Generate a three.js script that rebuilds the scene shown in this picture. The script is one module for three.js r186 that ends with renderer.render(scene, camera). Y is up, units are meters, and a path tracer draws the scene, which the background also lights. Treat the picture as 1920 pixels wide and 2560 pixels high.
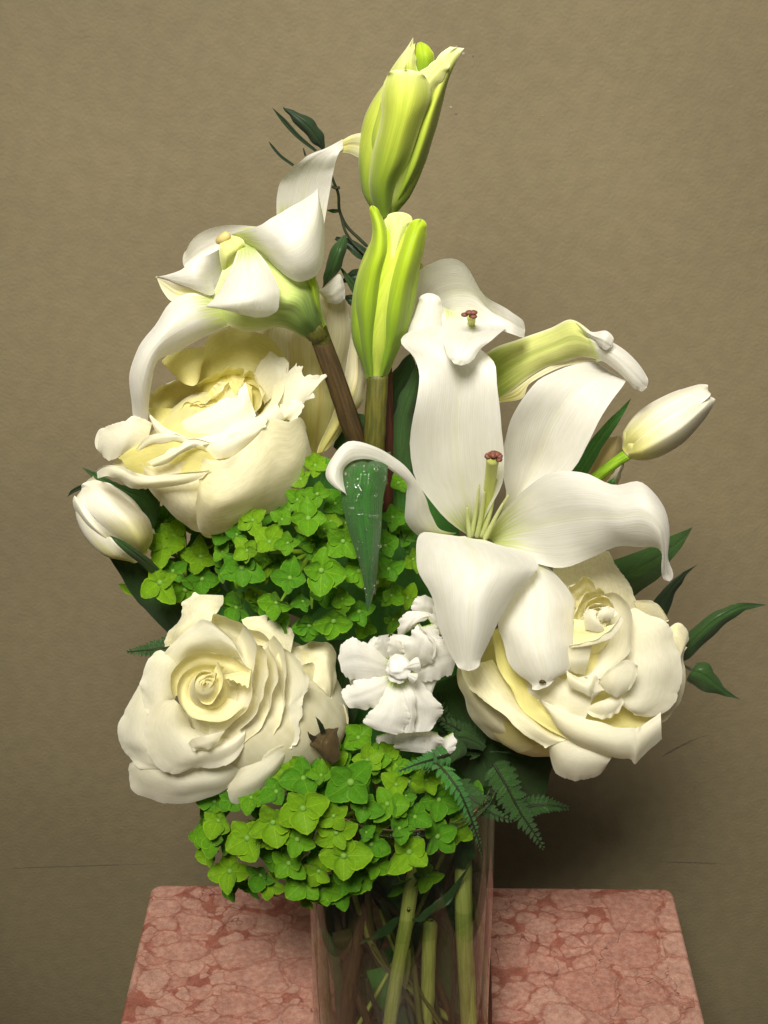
import * as THREE from 'three';
import { createNoise2D, createNoise3D } from 'simplex-noise';
import { mergeGeometries } from 'three/addons/utils/BufferGeometryUtils.js';
import { RoundedBoxGeometry } from 'three/addons/geometries/RoundedBoxGeometry.js';
import { RectAreaLightUniformsLib } from 'three/addons/lights/RectAreaLightUniformsLib.js';

// ---------------------------------------------------------------- camera, light, exposure
const V3 = (x, y, z) => new THREE.Vector3(x, y, z);
const scene = new THREE.Scene();
const PITCH = 24.36 * Math.PI / 180, FOV = 36;
const camera = new THREE.PerspectiveCamera(FOV, 0.75, 0.05, 10);
camera.position.set(0, 0.5868, 0.611);                       // metres; the pedestal's top is y = 0, the vase's axis z = 0
camera.rotation.set(-PITCH, 0, 0);
scene.add(camera);
const renderer = new THREE.WebGLRenderer();
renderer.toneMapping = THREE.LinearToneMapping;
renderer.toneMappingExposure = 1.09;
renderer.shadowMap.enabled = true;
scene.background = new THREE.Color(0.03, 0.027, 0.022);      // the dim room behind the camera
RectAreaLightUniformsLib.init();
{
  const key = new THREE.SpotLight(new THREE.Color(1.0, 0.955, 0.88), 12.8, 0, 0.365, 1.0, 2);   // ceiling spot above and in front
  key.position.set(-0.16, 1.36, 1.06); key.target.position.set(0.0, 0.43, -0.03);
  key.castShadow = true; key.shadow.radius = 11; key.shadow.mapSize.set(2048, 2048); key.shadow.bias = -0.0005;
  scene.add(key, key.target);
  const soft = new THREE.RectAreaLight(new THREE.Color(1.0, 0.965, 0.91), 1.9, 0.9, 0.6);      // added soft fill, unseen above and behind the camera, lightens the shadows
  soft.position.set(0.25, 1.35, 1.05); soft.lookAt(0, 0.42, 0); scene.add(soft);
}

// ---------------------------------------------------------------- helpers
let seed = 20240601;
const rnd = () => { seed = (seed + 0x6D2B79F5) | 0; let t = Math.imul(seed ^ (seed >>> 15), 1 | seed); t = (t + Math.imul(t ^ (t >>> 7), 61 | t)) ^ t; return ((t ^ (t >>> 14)) >>> 0) / 4294967296; };
const rr = (a, b) => a + (b - a) * rnd();
const n2 = createNoise2D(rnd), n3 = createNoise3D(rnd);
const lerp = (a, b, t) => a + (b - a) * t, clamp = (x, a = 0, b = 1) => Math.min(b, Math.max(a, x));
const sstep = (a, b, x) => { const t = clamp((x - a) / (b - a)); return t * t * (3 - 2 * t); };
const D2R = Math.PI / 180;

// A measured drawing of the bouquet: a frame is a sheet of that drawing (origin and scale), at() gives the point in metres
// for a place on the sheet and its distance z (cm) in front of the vase's axis.
const FOC = 1280 / Math.tan(FOV / 2 * D2R), cp = Math.cos(PITCH), sp = Math.sin(PITCH), EYE = camera.position.clone();
const frame = (x0, y0, k) => ({ x0, y0, k });
const c0 = frame(0, 0, 1.15732), c1 = frame(600, 60, .42497), c2 = frame(300, 520, .39783), c3 = frame(220, 780, .44605), c4 = frame(960, 620, .44605),
  c5 = frame(960, 1240, .48222), c6 = frame(280, 1440, .40988), c7 = frame(480, 1080, .37372), c8 = frame(460, 1820, .48222), c9 = frame(760, 1460, .42194),
  c11 = frame(740, 2100, .31344), c12 = frame(160, 1140, .24111), c13 = frame(1400, 920, .38893);
function at(f, x, y, z) {
  const dx = (f.x0 + x * f.k - 960) / FOC, dy = (1280 - f.y0 - y * f.k) / FOC;
  const d = V3(dx, dy * cp - sp, -dy * sp - cp), t = (z / 100 - EYE.z) / d.z;
  return EYE.clone().addScaledVector(d, t);
}
const used = {};
function numbered(n) { const k = used[n] = (used[n] ?? -1) + 1; return k ? `${n}_${String(k).padStart(3, '0')}` : n; }
function thing(name, label, category, base, group) {
  const o = new THREE.Group(); o.name = numbered(name); o.position.copy(base); scene.add(o);
  o.userData = { label, category }; if (group) o.userData.group = group;
  return o;
}
function fin(m) { m.castShadow = m.receiveShadow = true; return m; }
function part(t, name, geo, mat, label) {           // geometry given in metres of the place
  geo.translate(-t.position.x, -t.position.y, -t.position.z);
  const m = fin(new THREE.Mesh(geo, mat)); m.name = name; if (label) m.userData.label = label; t.add(m); return m;
}
function single(name, geo, mat, label, category, group) {   // a thing that is one mesh
  geo.computeBoundingBox(); const b = V3(); geo.boundingBox.getCenter(b); geo.translate(-b.x, -b.y, -b.z);
  const m = fin(new THREE.Mesh(geo, mat)); m.name = numbered(name); m.position.copy(b); m.userData = { label, category }; if (group) m.userData.group = group; scene.add(m); return m;
}
const cr = (p0, p1, p2, p3, t) => 0.5 * (2 * p1 + (p2 - p0) * t + (2 * p0 - 5 * p1 + 4 * p2 - p3) * t * t + (3 * p1 - p0 - 3 * p2 + p3) * t * t * t);
function grid(ns, nt, fn, uvs = [1, 1]) {           // fn(s in -1..1, t in 0..1) -> Vector3
  const pos = [], uv = [], idx = [];
  for (let j = 0; j <= nt; j++) for (let i = 0; i <= ns; i++) {
    const s = i / ns * 2 - 1, t = j / nt, p = fn(s, t); pos.push(p.x, p.y, p.z); uv.push((s * .5 + .5) * uvs[0], t * uvs[1]);
  }
  const w = ns + 1;
  for (let j = 0; j < nt; j++) for (let i = 0; i < ns; i++) { const a = j * w + i, b = a + 1, c = a + w, d = c + 1; idx.push(a, b, d, a, d, c); }
  const g = new THREE.BufferGeometry();
  g.setAttribute('position', new THREE.Float32BufferAttribute(pos, 3)); g.setAttribute('uv', new THREE.Float32BufferAttribute(uv, 2)); g.setIndex(idx);
  g.computeVertexNormals(); return g;
}
function push(g, fn) {                                // move every vertex along its normal by fn(s, t, position) metres
  const P = g.attributes.position, N = g.attributes.normal, U = g.attributes.uv, p = V3(), n = V3();
  for (let i = 0; i < P.count; i++) {
    p.fromBufferAttribute(P, i); n.fromBufferAttribute(N, i);
    const side = n.dot(EYE.clone().sub(p)) < 0 ? -1 : 1;
    p.addScaledVector(n, side * fn(U.getX(i) * 2 - 1, U.getY(i), p)); P.setXYZ(i, p.x, p.y, p.z);
  }
  g.computeVertexNormals(); return g;
}
// A petal or leaf from its cross-sections: rows of [xLeft, yLeft, xRight, yRight, zMiddle, zLeft, zRight]; the last row may be a tip [x, y, z].
function blade(f, rows, o = {}) {
  const { ns = 14, nt = 30, lip = 0, even = 0, round = 0, groove = 0, ruf = 0, freq = 3, saw = 0, sawN = 10, wob = .03, id = rnd() * 90, ribs = 0, dz = 0, nick = 0 } = o;
  const R = rows.map((r) => r.length <= 3 ? [r[0], r[1], r[0], r[1], r[2] ?? 0, r[2] ?? 0, r[2] ?? 0] : [r[0], r[1], r[2], r[3], r[4] ?? 0, r[5] ?? r[4] ?? 0, r[6] ?? r[5] ?? r[4] ?? 0]);
  if (even) for (const r of R) r[4] = lerp(r[4], (r[5] + r[6]) / 2, even);
  const n = R.length - 1, mid = (r) => [(r[0] + r[2]) / 2, (r[1] + r[3]) / 2];
  const last = R[n];
  if (round && Math.hypot(last[0] - last[2], last[1] - last[3]) > 1) throw new Error('round needs a tip');
  const row = (t) => {
    const x = t * n; let i = Math.min(n - 1, Math.floor(x)), q = x - i;
    const a = R[Math.max(0, i - 1)], b = R[i], c = R[i + 1], d = R[Math.min(n, i + 2)];
    if (round && i === n - 1) {
      const m0 = mid(b), h = [(b[2] - b[0]) / 2, (b[3] - b[1]) / 2], g = Math.sqrt(Math.max(0, 1 - q * q));
      const mx = lerp(m0[0], last[0], q), my = lerp(m0[1], last[1], q), z = (k) => lerp(b[k], last[4], q);
      return [mx - h[0] * g, my - h[1] * g, mx + h[0] * g, my + h[1] * g, z(4), lerp(z(5), z(4), q), lerp(z(6), z(4), q)];
    }
    const out = []; for (let k = 0; k < 7; k++) out.push(cr(a[k], b[k], c[k], d[k], q)); return out;
  };
  const g = grid(ns, nt, (s, t) => {
    if (round) { const k = (n - 1) / n; t = t < k * .7 ? t : k * .7 + (1 - k * .7) * Math.sin((t - k * .7) / (1 - k * .7) * Math.PI / 2); }
    const r = row(t), w = 1 + saw * (((t * sawN) % 1) - .5) * (t > .05 && t < .97 ? 1 : 0);
    const mx = (r[0] + r[2]) / 2, my = (r[1] + r[3]) / 2, hx = (r[2] - r[0]) / 2 * w, hy = (r[3] - r[1]) / 2 * w;
    const e = nick ? 1 + nick * Math.abs(s) ** 4 * (n2(t * 6 + id, s > 0 ? 1 : 5) + .7 * n2(t * 19 + id, s > 0 ? 2 : 7)) : 1, z = r[4] * (1 - s * s) + (s < 0 ? r[5] : r[6]) * s * s + dz;
    return at(f, mx + hx * s * e, my + hy * s * e, z);
  });
  if (groove || ruf || wob || ribs || lip) push(g, (s, t, p) => .01 * (
    -groove * Math.exp(-((s / .13) ** 2)) * Math.sin(Math.PI * clamp(t * .9 + .08))
    + ruf * Math.abs(s) ** 2.5 * n2(t * freq + id, s > 0 ? 3 + id : 9 + id) * Math.sin(Math.PI * clamp(t * .85 + .1))
    + lip * sstep(.72, 1, -s) * (.6 + .6 * n2(t * 4 + id, 20))
    + ribs * Math.cos(s * 9.4) * (1 - s * s) * Math.sin(Math.PI * clamp(t * .9 + .05))
    + wob * n3(p.x * 45 + id, p.y * 45, p.z * 45)));
  return g;
}
// A stalk along points [x, y, z] of a frame, radii in cm
function stalk(f, pts, r0, r1 = r0, o = {}) {
  const v = pts.map((p) => at(f, ...p)); return tube(v, r0 / 100, r1 / 100, o);
}
function tube(v, r0, r1, { n = 40, sides = 12, wob = .04, cap = true } = {}) {
  const curve = new THREE.CatmullRomCurve3(v), fr = curve.computeFrenetFrames(n, false), id = rnd() * 50;
  const g = grid(sides, n, (s, t) => {
    const i = Math.round(t * n), a = s * Math.PI, end = cap && (i === 0 || i === n) ? .55 : 1, r = lerp(r0, r1, t) * end * (1 + wob * n2(t * 7 + id, Math.sin(a) + Math.cos(a) * 2));
    return curve.getPointAt(t).addScaledVector(fr.normals[i], Math.cos(a) * r).addScaledVector(fr.binormals[i], Math.sin(a) * r);
  }, [1, 1]);
  return g;
}
// A solid spindle along points [x, y, z, radius cm]
function spindle(f, pts, n = 30, sides = 20) {
  const v = pts.map((p) => at(f, p[0], p[1], p[2])), curve = new THREE.CatmullRomCurve3(v), fr = curve.computeFrenetFrames(n, false);
  const rad = (t) => { const x = t * (pts.length - 1), i = Math.min(pts.length - 2, Math.floor(x)), q = x - i, P = (k) => pts[clamp(k, 0, pts.length - 1)][3]; return Math.max(.0005, cr(P(i - 1), P(i), P(i + 1), P(i + 2), q)) / 100; };
  return grid(sides, n, (s, t) => { const i = Math.round(t * n), a = s * Math.PI, r = rad(t); return curve.getPoint(t).addScaledVector(fr.normals[i], Math.cos(a) * r).addScaledVector(fr.binormals[i], Math.sin(a) * r); });
}

// ---------------------------------------------------------------- textures and materials
function tex(w, h, fn, { srgb = true, repeat } = {}) {
  const d = new Uint8Array(w * h * 4);
  for (let y = 0; y < h; y++) for (let x = 0; x < w; x++) {
    const c = fn(x / w, y / h), i = (y * w + x) * 4;
    for (let k = 0; k < 3; k++) d[i + k] = clamp(c[k]) * 255; d[i + 3] = 255;
  }
  const t = new THREE.DataTexture(d, w, h, THREE.RGBAFormat); t.magFilter = t.minFilter = THREE.LinearFilter;
  if (srgb) t.colorSpace = THREE.SRGBColorSpace;
  t.wrapS = t.wrapT = THREE.RepeatWrapping; if (repeat) t.repeat.set(...repeat); t.needsUpdate = true; return t;
}
const mixc = (a, b, t) => [lerp(a[0], b[0], t), lerp(a[1], b[1], t), lerp(a[2], b[2], t)];
const fbm = (x, y, o = 4) => { let v = 0, a = .5; for (let i = 0; i < o; i++) { v += a * n2(x, y); x *= 2.03; y *= 2.03; a *= .5; } return v; };
// Petal pigment: base colour near the claw, body, margin; fine veins run lengthwise and fan out
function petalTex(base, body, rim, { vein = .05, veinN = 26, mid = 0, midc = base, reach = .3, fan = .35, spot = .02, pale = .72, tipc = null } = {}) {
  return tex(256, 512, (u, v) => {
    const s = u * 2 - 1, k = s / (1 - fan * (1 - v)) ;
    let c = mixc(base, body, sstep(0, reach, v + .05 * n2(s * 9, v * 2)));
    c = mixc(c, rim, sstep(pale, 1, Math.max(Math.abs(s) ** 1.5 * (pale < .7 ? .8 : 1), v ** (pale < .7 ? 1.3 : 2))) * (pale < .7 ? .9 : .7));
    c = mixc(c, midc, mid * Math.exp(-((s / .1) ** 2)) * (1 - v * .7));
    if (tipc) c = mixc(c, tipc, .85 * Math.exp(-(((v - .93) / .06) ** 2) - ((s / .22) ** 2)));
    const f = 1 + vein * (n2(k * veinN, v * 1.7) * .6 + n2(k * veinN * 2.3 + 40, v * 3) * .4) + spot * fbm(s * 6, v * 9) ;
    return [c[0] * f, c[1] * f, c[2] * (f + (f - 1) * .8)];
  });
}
function veinBump(N, fan = .35, cross = .3) { return tex(256, 512, (u, v) => { const s = u * 2 - 1, k = s / (1 - fan * (1 - v)); const b = .5 + .28 * n2(k * N, v * 1.4) + .2 * cross * n2(k * N * 2, v * 40); return [b, b, b]; }, { srgb: false }); }
function leafTex(dark, light, { vein = .5, lat = 7, veinc = light, margin = null } = {}) {
  return tex(256, 512, (u, v) => {
    const s = u * 2 - 1, a = Math.abs(s);
    let c = mixc(dark, light, clamp(.5 + .5 * fbm(s * 3, v * 6)) * .6);
    const l = (v * lat - a * 1.1 + .08 * n2(s * 4, v * 9)) % 1, lv = Math.exp(-(((((l + 1) % 1) - .5) / .05) ** 2)) * (1 - a * .7);
    c = mixc(c, veinc, vein * clamp(Math.exp(-((s / .035) ** 2)) + lv * .6));
    const net = Math.abs(n2(s * 13, v * 22)); c = mixc(c, veinc, vein * .35 * (1 - sstep(0, .16, net)));
    if (margin) c = mixc(c, margin, sstep(.86, .98, Math.max(a, v)) * .75);
    const f = 1 + .07 * fbm(s * 14, v * 26); return [c[0] * f, c[1] * f, c[2] * f];
  });
}
const grain = veinBump(18), fine = veinBump(34, .35, .8), flat = veinBump(9, .2, .2);
function petalMat(map, { trans = .3, bump = grain, bs = .00006, coat = .12, rough = .95, color = 0xffffff } = {}) {
  return new THREE.MeshPhysicalMaterial({ color, map, roughness: rough, transmission: trans, thickness: 0, side: THREE.DoubleSide, bumpMap: bump, bumpScale: bs, clearcoat: coat, clearcoatRoughness: .42 });
}
const leafMat = (map, { trans = .12, coat = .28, cr = .32, bs = .0002, bump = flat } = {}) => new THREE.MeshPhysicalMaterial({ map, roughness: .95, transmission: trans, thickness: 0, side: THREE.DoubleSide, bumpMap: bump, bumpScale: bs, clearcoat: coat, clearcoatRoughness: cr });
const plain = (r, g, b, rough = .6, extra = {}) => new THREE.MeshPhysicalMaterial({ color: new THREE.Color().setRGB(r, g, b), roughness: rough, side: THREE.DoubleSide, ...extra });
const M = {};
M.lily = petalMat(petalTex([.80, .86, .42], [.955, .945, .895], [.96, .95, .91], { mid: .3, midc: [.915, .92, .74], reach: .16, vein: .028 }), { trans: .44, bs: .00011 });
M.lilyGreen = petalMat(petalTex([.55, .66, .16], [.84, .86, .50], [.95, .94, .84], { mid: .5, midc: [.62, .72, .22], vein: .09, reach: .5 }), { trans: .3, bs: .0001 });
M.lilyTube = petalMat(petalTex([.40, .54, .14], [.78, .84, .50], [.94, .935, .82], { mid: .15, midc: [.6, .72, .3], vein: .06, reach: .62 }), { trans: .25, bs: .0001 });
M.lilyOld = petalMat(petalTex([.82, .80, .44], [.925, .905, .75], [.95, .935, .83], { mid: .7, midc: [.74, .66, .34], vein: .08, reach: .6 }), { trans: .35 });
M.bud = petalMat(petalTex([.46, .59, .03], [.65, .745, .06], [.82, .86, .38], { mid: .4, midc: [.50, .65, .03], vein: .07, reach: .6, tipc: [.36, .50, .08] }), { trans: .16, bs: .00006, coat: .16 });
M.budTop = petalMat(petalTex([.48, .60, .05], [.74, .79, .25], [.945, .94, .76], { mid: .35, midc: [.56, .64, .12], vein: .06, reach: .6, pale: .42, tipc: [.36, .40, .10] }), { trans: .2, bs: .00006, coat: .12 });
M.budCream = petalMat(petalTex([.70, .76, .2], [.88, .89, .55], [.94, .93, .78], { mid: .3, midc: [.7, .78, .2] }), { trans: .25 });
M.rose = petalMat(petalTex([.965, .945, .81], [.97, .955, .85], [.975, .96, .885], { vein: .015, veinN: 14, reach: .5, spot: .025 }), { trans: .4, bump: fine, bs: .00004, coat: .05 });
M.roseHeart = petalMat(petalTex([.96, .935, .70], [.965, .94, .73], [.97, .945, .78], { vein: .015, veinN: 14, reach: .6, spot: .025 }), { trans: .4, bump: fine, bs: .00004, coat: .05 });  // heart petals: own cream plus golden bounced light put into the colour
M.roseYellow = petalMat(petalTex([.945, .915, .55], [.95, .92, .61], [.96, .93, .67], { vein: .02, veinN: 14, reach: .7, spot: .03 }), { trans: .5, bump: fine, bs: .00004, coat: .05 });  // inner and back petals: yellow pigment with the glow between petals mixed in
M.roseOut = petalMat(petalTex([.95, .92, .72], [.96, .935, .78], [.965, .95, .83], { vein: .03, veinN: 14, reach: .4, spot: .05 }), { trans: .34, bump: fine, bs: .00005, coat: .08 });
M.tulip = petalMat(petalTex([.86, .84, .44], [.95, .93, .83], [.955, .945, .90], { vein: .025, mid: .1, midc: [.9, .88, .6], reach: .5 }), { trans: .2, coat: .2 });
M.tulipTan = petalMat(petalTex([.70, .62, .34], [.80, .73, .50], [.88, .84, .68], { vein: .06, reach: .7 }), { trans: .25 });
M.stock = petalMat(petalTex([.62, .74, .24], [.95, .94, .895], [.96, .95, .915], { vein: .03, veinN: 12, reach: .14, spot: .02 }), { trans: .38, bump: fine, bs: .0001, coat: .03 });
const sepalTone = (a, b, v) => Object.assign(petalMat(leafTex(a, b, { vein: .45, lat: 5, veinc: v, margin: mixc(b, v, .45) }), { trans: .22, bump: flat, bs: .00025, coat: .06, rough: .95 }), { specularIntensity: .4 });
M.sepals = [sepalTone([.30, .51, .02], [.41, .60, .03], [.58, .73, .14]), sepalTone([.24, .46, .03], [.345, .555, .04], [.51, .68, .13]), sepalTone([.37, .55, .02], [.49, .64, .04], [.63, .76, .18])];
M.bead = plain(.13, .27, .025, .7);
M.leaf = leafMat(leafTex([.13, .25, .05], [.19, .335, .07], { vein: .35, lat: 5, veinc: [.29, .43, .13] }));
M.leafDark = leafMat(leafTex([.08, .16, .045], [.12, .23, .06], { vein: .25, lat: 5, veinc: [.13, .26, .14] }), { trans: .05 });
M.leafMid = leafMat(leafTex([.18, .40, .10], [.27, .52, .15], { vein: .4, lat: 2, veinc: [.40, .62, .22] }), { trans: .2, coat: .25 });
M.leafWet = leafMat(leafTex([.14, .34, .07], [.21, .44, .11], { vein: .5, lat: 1, veinc: [.12, .29, .07] }), { trans: .08, coat: .3, cr: .2, bs: .0003, bump: veinBump(14, .1, 1.6) });
M.fern = leafMat(leafTex([.14, .28, .04], [.20, .37, .06], { vein: .3, lat: 6, veinc: [.24, .42, .12] }), { trans: .15, coat: .08 });
M.fernBright = leafMat(leafTex([.16, .43, .08], [.24, .54, .11], { vein: .3, lat: 6, veinc: [.24, .55, .2] }), { trans: .2, coat: .15 });
M.brownLeaf = leafMat(leafTex([.23, .18, .06], [.34, .26, .09], { vein: .4, lat: 5, veinc: [.36, .28, .14] }), { trans: .05, coat: .1 });
const stemTex = (a, b) => tex(128, 512, (u, v) => mixc(a, b, clamp(.5 + .55 * n2(u * 14, v * 5) + .3 * n2(u * 50, v * 60))));
const stemMat = (a, b, rough = .6) => new THREE.MeshPhysicalMaterial({ map: stemTex(a, b), roughness: rough, side: THREE.DoubleSide, bumpMap: flat, bumpScale: .0002 });
M.stemBrown = stemMat([.22, .17, .09], [.33, .25, .12]); M.stemOlive = stemMat([.26, .27, .08], [.38, .36, .10]);
M.stemGreen = stemMat([.56, .58, .26], [.66, .66, .34]); M.stemTulip = stemMat([.44, .60, .10], [.54, .68, .14]);
M.stemRed = stemMat([.24, .11, .07], [.33, .16, .10]); M.twig = stemMat([.10, .16, .07], [.18, .2, .08]);
M.stigma = plain(.17, .055, .03, .6); M.stigmaPink = plain(.60, .47, .17, .5);
M.style = plain(.62, .66, .16, .5); M.filament = plain(.74, .78, .38, .5, { transmission: .2, thickness: 0 });

// ---------------------------------------------------------------- wall and pedestal
function worley(x, y, cells, jit, per) {
  const ix = Math.floor(x), iy = Math.floor(y); let f1 = 9, f2 = 9, id = 0;
  for (let j = -1; j <= 1; j++) for (let i = -1; i <= 1; i++) {
    const cx = ((ix + i) % per + per) % per, cy = ((iy + j) % per + per) % per, c = cells[cy * per + cx];
    const d = Math.hypot(ix + i + .5 + (c[0] - .5) * jit - x, iy + j + .5 + (c[1] - .5) * jit - y) * c[3];
    if (d < f1) { f2 = f1; f1 = d; id = c[2]; } else if (d < f2) f2 = d;
  }
  return [f1, f2, id];
}
{
  const W = (u, v, fx, fy, k) => n2(u * fx + k, v * fy + k * 3);
  const h = tex(2048, 2048, (u, v) => { const b = .5 + .17 * W(u, v, 190, 200, 1) + .17 * W(u, v, 300, 290, 5) + .10 * W(u, v, 520, 540, 9) + .12 * W(u, v, 60, 70, 3) * W(u, v, 9, 8, 2) + .08 * W(u, v, 24, 20, 4); return [b, b, b]; }, { srgb: false, repeat: [3, 3] });
  const col = tex(512, 512, (u, v) => { const f = 1 + .03 * W(u, v, 5, 5, 2) + .025 * W(u, v, 60, 60, 7); return [.475 * f, .430 * f, .318 * f]; }, { repeat: [3, 3] });
  for (const t of [h, col]) { t.wrapS = t.wrapT = THREE.MirroredRepeatWrapping; t.offset.set(-.05, .02); }
  const g = new THREE.BoxGeometry(2.4, 2.4, .1);
  const m = fin(new THREE.Mesh(g, new THREE.MeshStandardMaterial({ map: col, bumpMap: h, bumpScale: .00024, roughness: .75 })));
  m.name = 'wall'; m.position.set(0, .5, -.28); m.userData = { kind: 'structure', label: 'tan painted wall with a rolled plaster texture behind the bouquet', category: 'wall' }; scene.add(m);
}
const WALLZ = -23;   // cm
function scuff(label, pts, r, n, spread) {
  const g = []; for (let k = 0; k < n; k++) { const a = rr(0, .5), b = rr(.5, 1), c = new THREE.CatmullRomCurve3(pts.map((p) => at(c0, p[0] + rr(-spread, spread), p[1] + rr(-spread, spread), WALLZ + .008))); g.push(tube([c.getPoint(a), c.getPoint((a + b) / 2), c.getPoint(b)], r * rr(.5, 1), r * .4, { n: 16, sides: 6, wob: .5 })); }
  single('scuff_mark', mergeGeometries(g), plain(.105, .085, .055, .9), label, 'mark', null);
}
scuff('slanting dark scuff on the wall right of the lower right rose', [[1418, 1640], [1450, 1622], [1490, 1602], [1530, 1584]], .00022, 9, 2.5);
scuff('faint level scuff line low on the wall left of the pedestal', [[0, 1876], [130, 1872], [260, 1868], [400, 1862]], .00012, 5, 1.2);
scuff('faint level scuff line low on the wall right of the pedestal', [[1350, 1858], [1440, 1862], [1520, 1864], [1600, 1868]], .00012, 4, 1.2);
{
  const w = scene.getObjectByName('wall');
  for (const [x, y, r, m] of [[1001, 116, .0009, [.30, .27, .2]], [986, 102, .0007, [.3, .25, .17]], [974, 232, .0008, [.28, .25, .18]], [985, 246, .0006, [.14, .11, .07]], [1022, 122, .0005, [.14, .11, .07]], [1172, 250, .0006, [.25, .2, .13]], [1500, 1700, .0007, [.12, .1, .06]], [185, 1772, .0006, [.14, .11, .07]]]) {
    const g = new THREE.SphereGeometry(r, 10, 8); g.scale(1, rr(.6, 1.2), .35); const f = fin(new THREE.Mesh(g, plain(...m, .9))); f.name = 'plaster_fleck'; f.position.copy(at(c0, x, y, WALLZ)).sub(w.position); w.add(f);
  }
}
{
  const col = tex(1024, 1024, (() => {
    const mk = (p) => Array.from({ length: p * p }, () => [rnd(), rnd(), rnd(), rr(.8, 1.35)]), sizes = [40, 25, 15, 9], share = [.6, .62, .62, .6], cells = sizes.map(mk);
    return (u, v) => {
      const w1 = fbm(u * 7, v * 7), w2 = fbm(u * 7 + 30, v * 7), fx = fbm(u * 45, v * 45, 3), fy = fbm(u * 45, v * 45 + 9, 3);
      let k = mixc([.585, .345, .29], [.655, .43, .365], clamp(.5 + fbm(u * 26, v * 26, 4)));                    // red matrix
      k = mixc(k, [.40, .20, .16], .5 * (1 - sstep(0, .05, Math.abs(fbm(u * 34 + 5, v * 34, 4)))));
      sizes.forEach((n, q) => {                                                                                // rounded pale pebbles, small ones first
        const x = u * n + (w1 * .14 + fx * .03) * n * .12 + q * .37, y = v * n * 1.22 + (w2 * .14 + fy * .03) * n * .12 + q * .61, a = worley(x, y, cells[q], .75, n);
        if (a[2] > share[q]) return;
        const rad = .50 + .25 * ((a[2] * 7.3) % 1) + .06 * fx, d = Math.min(rad - a[0], (a[1] - a[0]) * .7);
        if (d <= 0) return;
        const g = clamp(.35 + ((a[2] * 13.7) % 1) * .5 + .7 * fbm(u * 60 + q * 9, v * 60, 4)), c = mixc([.665, .45, .39], [.76, .60, .53], g);
        k = mixc(k, mixc([.575, .345, .29], c, sstep(.0, .10, d)), sstep(0, .05, d) * .94);
      });
      const vein = 1 - sstep(0, .014, Math.abs(fbm(u * 4 + 7, v * 4, 5))); k = mixc(k, [.30, .16, .13], vein * .6 * sstep(.0, .25, fbm(u * 3, v * 3 + 50)));
      const f = 1 + .10 * fbm(u * 22, v * 22, 4) + .06 * n2(u * 190, v * 190); return [k[0] * f, k[1] * f, k[2] * f];
    };
  })());
  const bump = tex(512, 512, (u, v) => { const b = .5 + .3 * fbm(u * 40, v * 40) - .4 * (1 - sstep(0, .03, Math.abs(fbm(u * 9, v * 9, 5)))); return [b, b, b]; }, { srgb: false });
  const mat = new THREE.MeshPhysicalMaterial({ map: col, roughness: .36, bumpMap: bump, bumpScale: .0004 });
  const t = thing('marble_pedestal', 'pink red mottled marble pedestal with rounded corners carrying the glass vase', 'pedestal', V3(.0145, -.9, .006));
  const sh = new THREE.Shape(), w = .1515, r = .0045;
  sh.moveTo(-w + r, -w); sh.lineTo(w - r, -w); sh.quadraticCurveTo(w, -w, w, -w + r); sh.lineTo(w, w - r); sh.quadraticCurveTo(w, w, w - r, w); sh.lineTo(-w + r, w); sh.quadraticCurveTo(-w, w, -w, w - r); sh.lineTo(-w, -w + r); sh.quadraticCurveTo(-w, -w, -w + r, -w);
  const slab = new THREE.ExtrudeGeometry(sh, { depth: .026, bevelEnabled: true, bevelSize: .0025, bevelThickness: .002, bevelSegments: 3, curveSegments: 8 });
  slab.rotateX(-Math.PI / 2); slab.rotateY(-.012);
  const P = slab.attributes.position, U = slab.attributes.uv; for (let i = 0; i < P.count; i++) U.setXY(i, P.getX(i) / .32 + .5 + P.getY(i) * 2, P.getZ(i) / .32 + .5 + P.getY(i) * 2);
  slab.translate(.0145, -.028, .006); part(t, 'slab', slab, mat);
  const colm = new RoundedBoxGeometry(.25, .87, .25, 3, .004); colm.translate(.0145, -.4665, .006); part(t, 'column', colm, mat);
}

// ---------------------------------------------------------------- vase with stems
const VX = at(c0, 866, 2050, 0).x, VR = .0438, VH = .176;
{
  const t = thing('glass_vase', 'clear glass cylinder vase of water standing on the pink marble', 'vase', V3(VX, 0, 0));
  const glass = new THREE.MeshPhysicalMaterial({ color: new THREE.Color().setRGB(.84, .87, .83), roughness: .02, transmission: 1, thickness: 0, ior: 1.5, side: THREE.DoubleSide });
  const pr = []; for (const [r, y] of [[.001, .0005], [VR - .006, .0005], [VR - .002, .002], [VR, .007], [VR - .0003, .06], [VR, .12], [VR, VH - .002]]) pr.push(new THREE.Vector2(r, y));
  const wall = new THREE.LatheGeometry(pr, 96); wall.translate(VX, 0, 0); part(t, 'glass_wall', wall, glass);
  const inner = new THREE.LatheGeometry([[.001, .014], [VR - .009, .013], [VR - .0045, .018], [VR - .0032, .06], [VR - .0032, VH - .002]].map((p) => new THREE.Vector2(...p)), 96); inner.translate(VX, 0, 0); part(t, 'inner_wall', inner, glass);
  const rim = new THREE.TorusGeometry(VR - .0016, .0017, 10, 96); rim.rotateX(Math.PI / 2); rim.translate(VX, VH - .001, 0);
  part(t, 'rim', rim, new THREE.MeshPhysicalMaterial({ color: 0xffffff, roughness: .03, transmission: 1, thickness: .003, ior: 1.5 }));
  const w = new THREE.CircleGeometry(VR - .0036, 64); w.rotateX(-Math.PI / 2); w.translate(VX, .113, 0);
  single('water', w, new THREE.MeshPhysicalMaterial({ color: new THREE.Color().setRGB(.9, .93, .86), roughness: .03, transmission: 1, thickness: 0, ior: 1.33, side: THREE.DoubleSide }), 'still water surface inside the glass vase around the stems', 'water');
}
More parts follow.
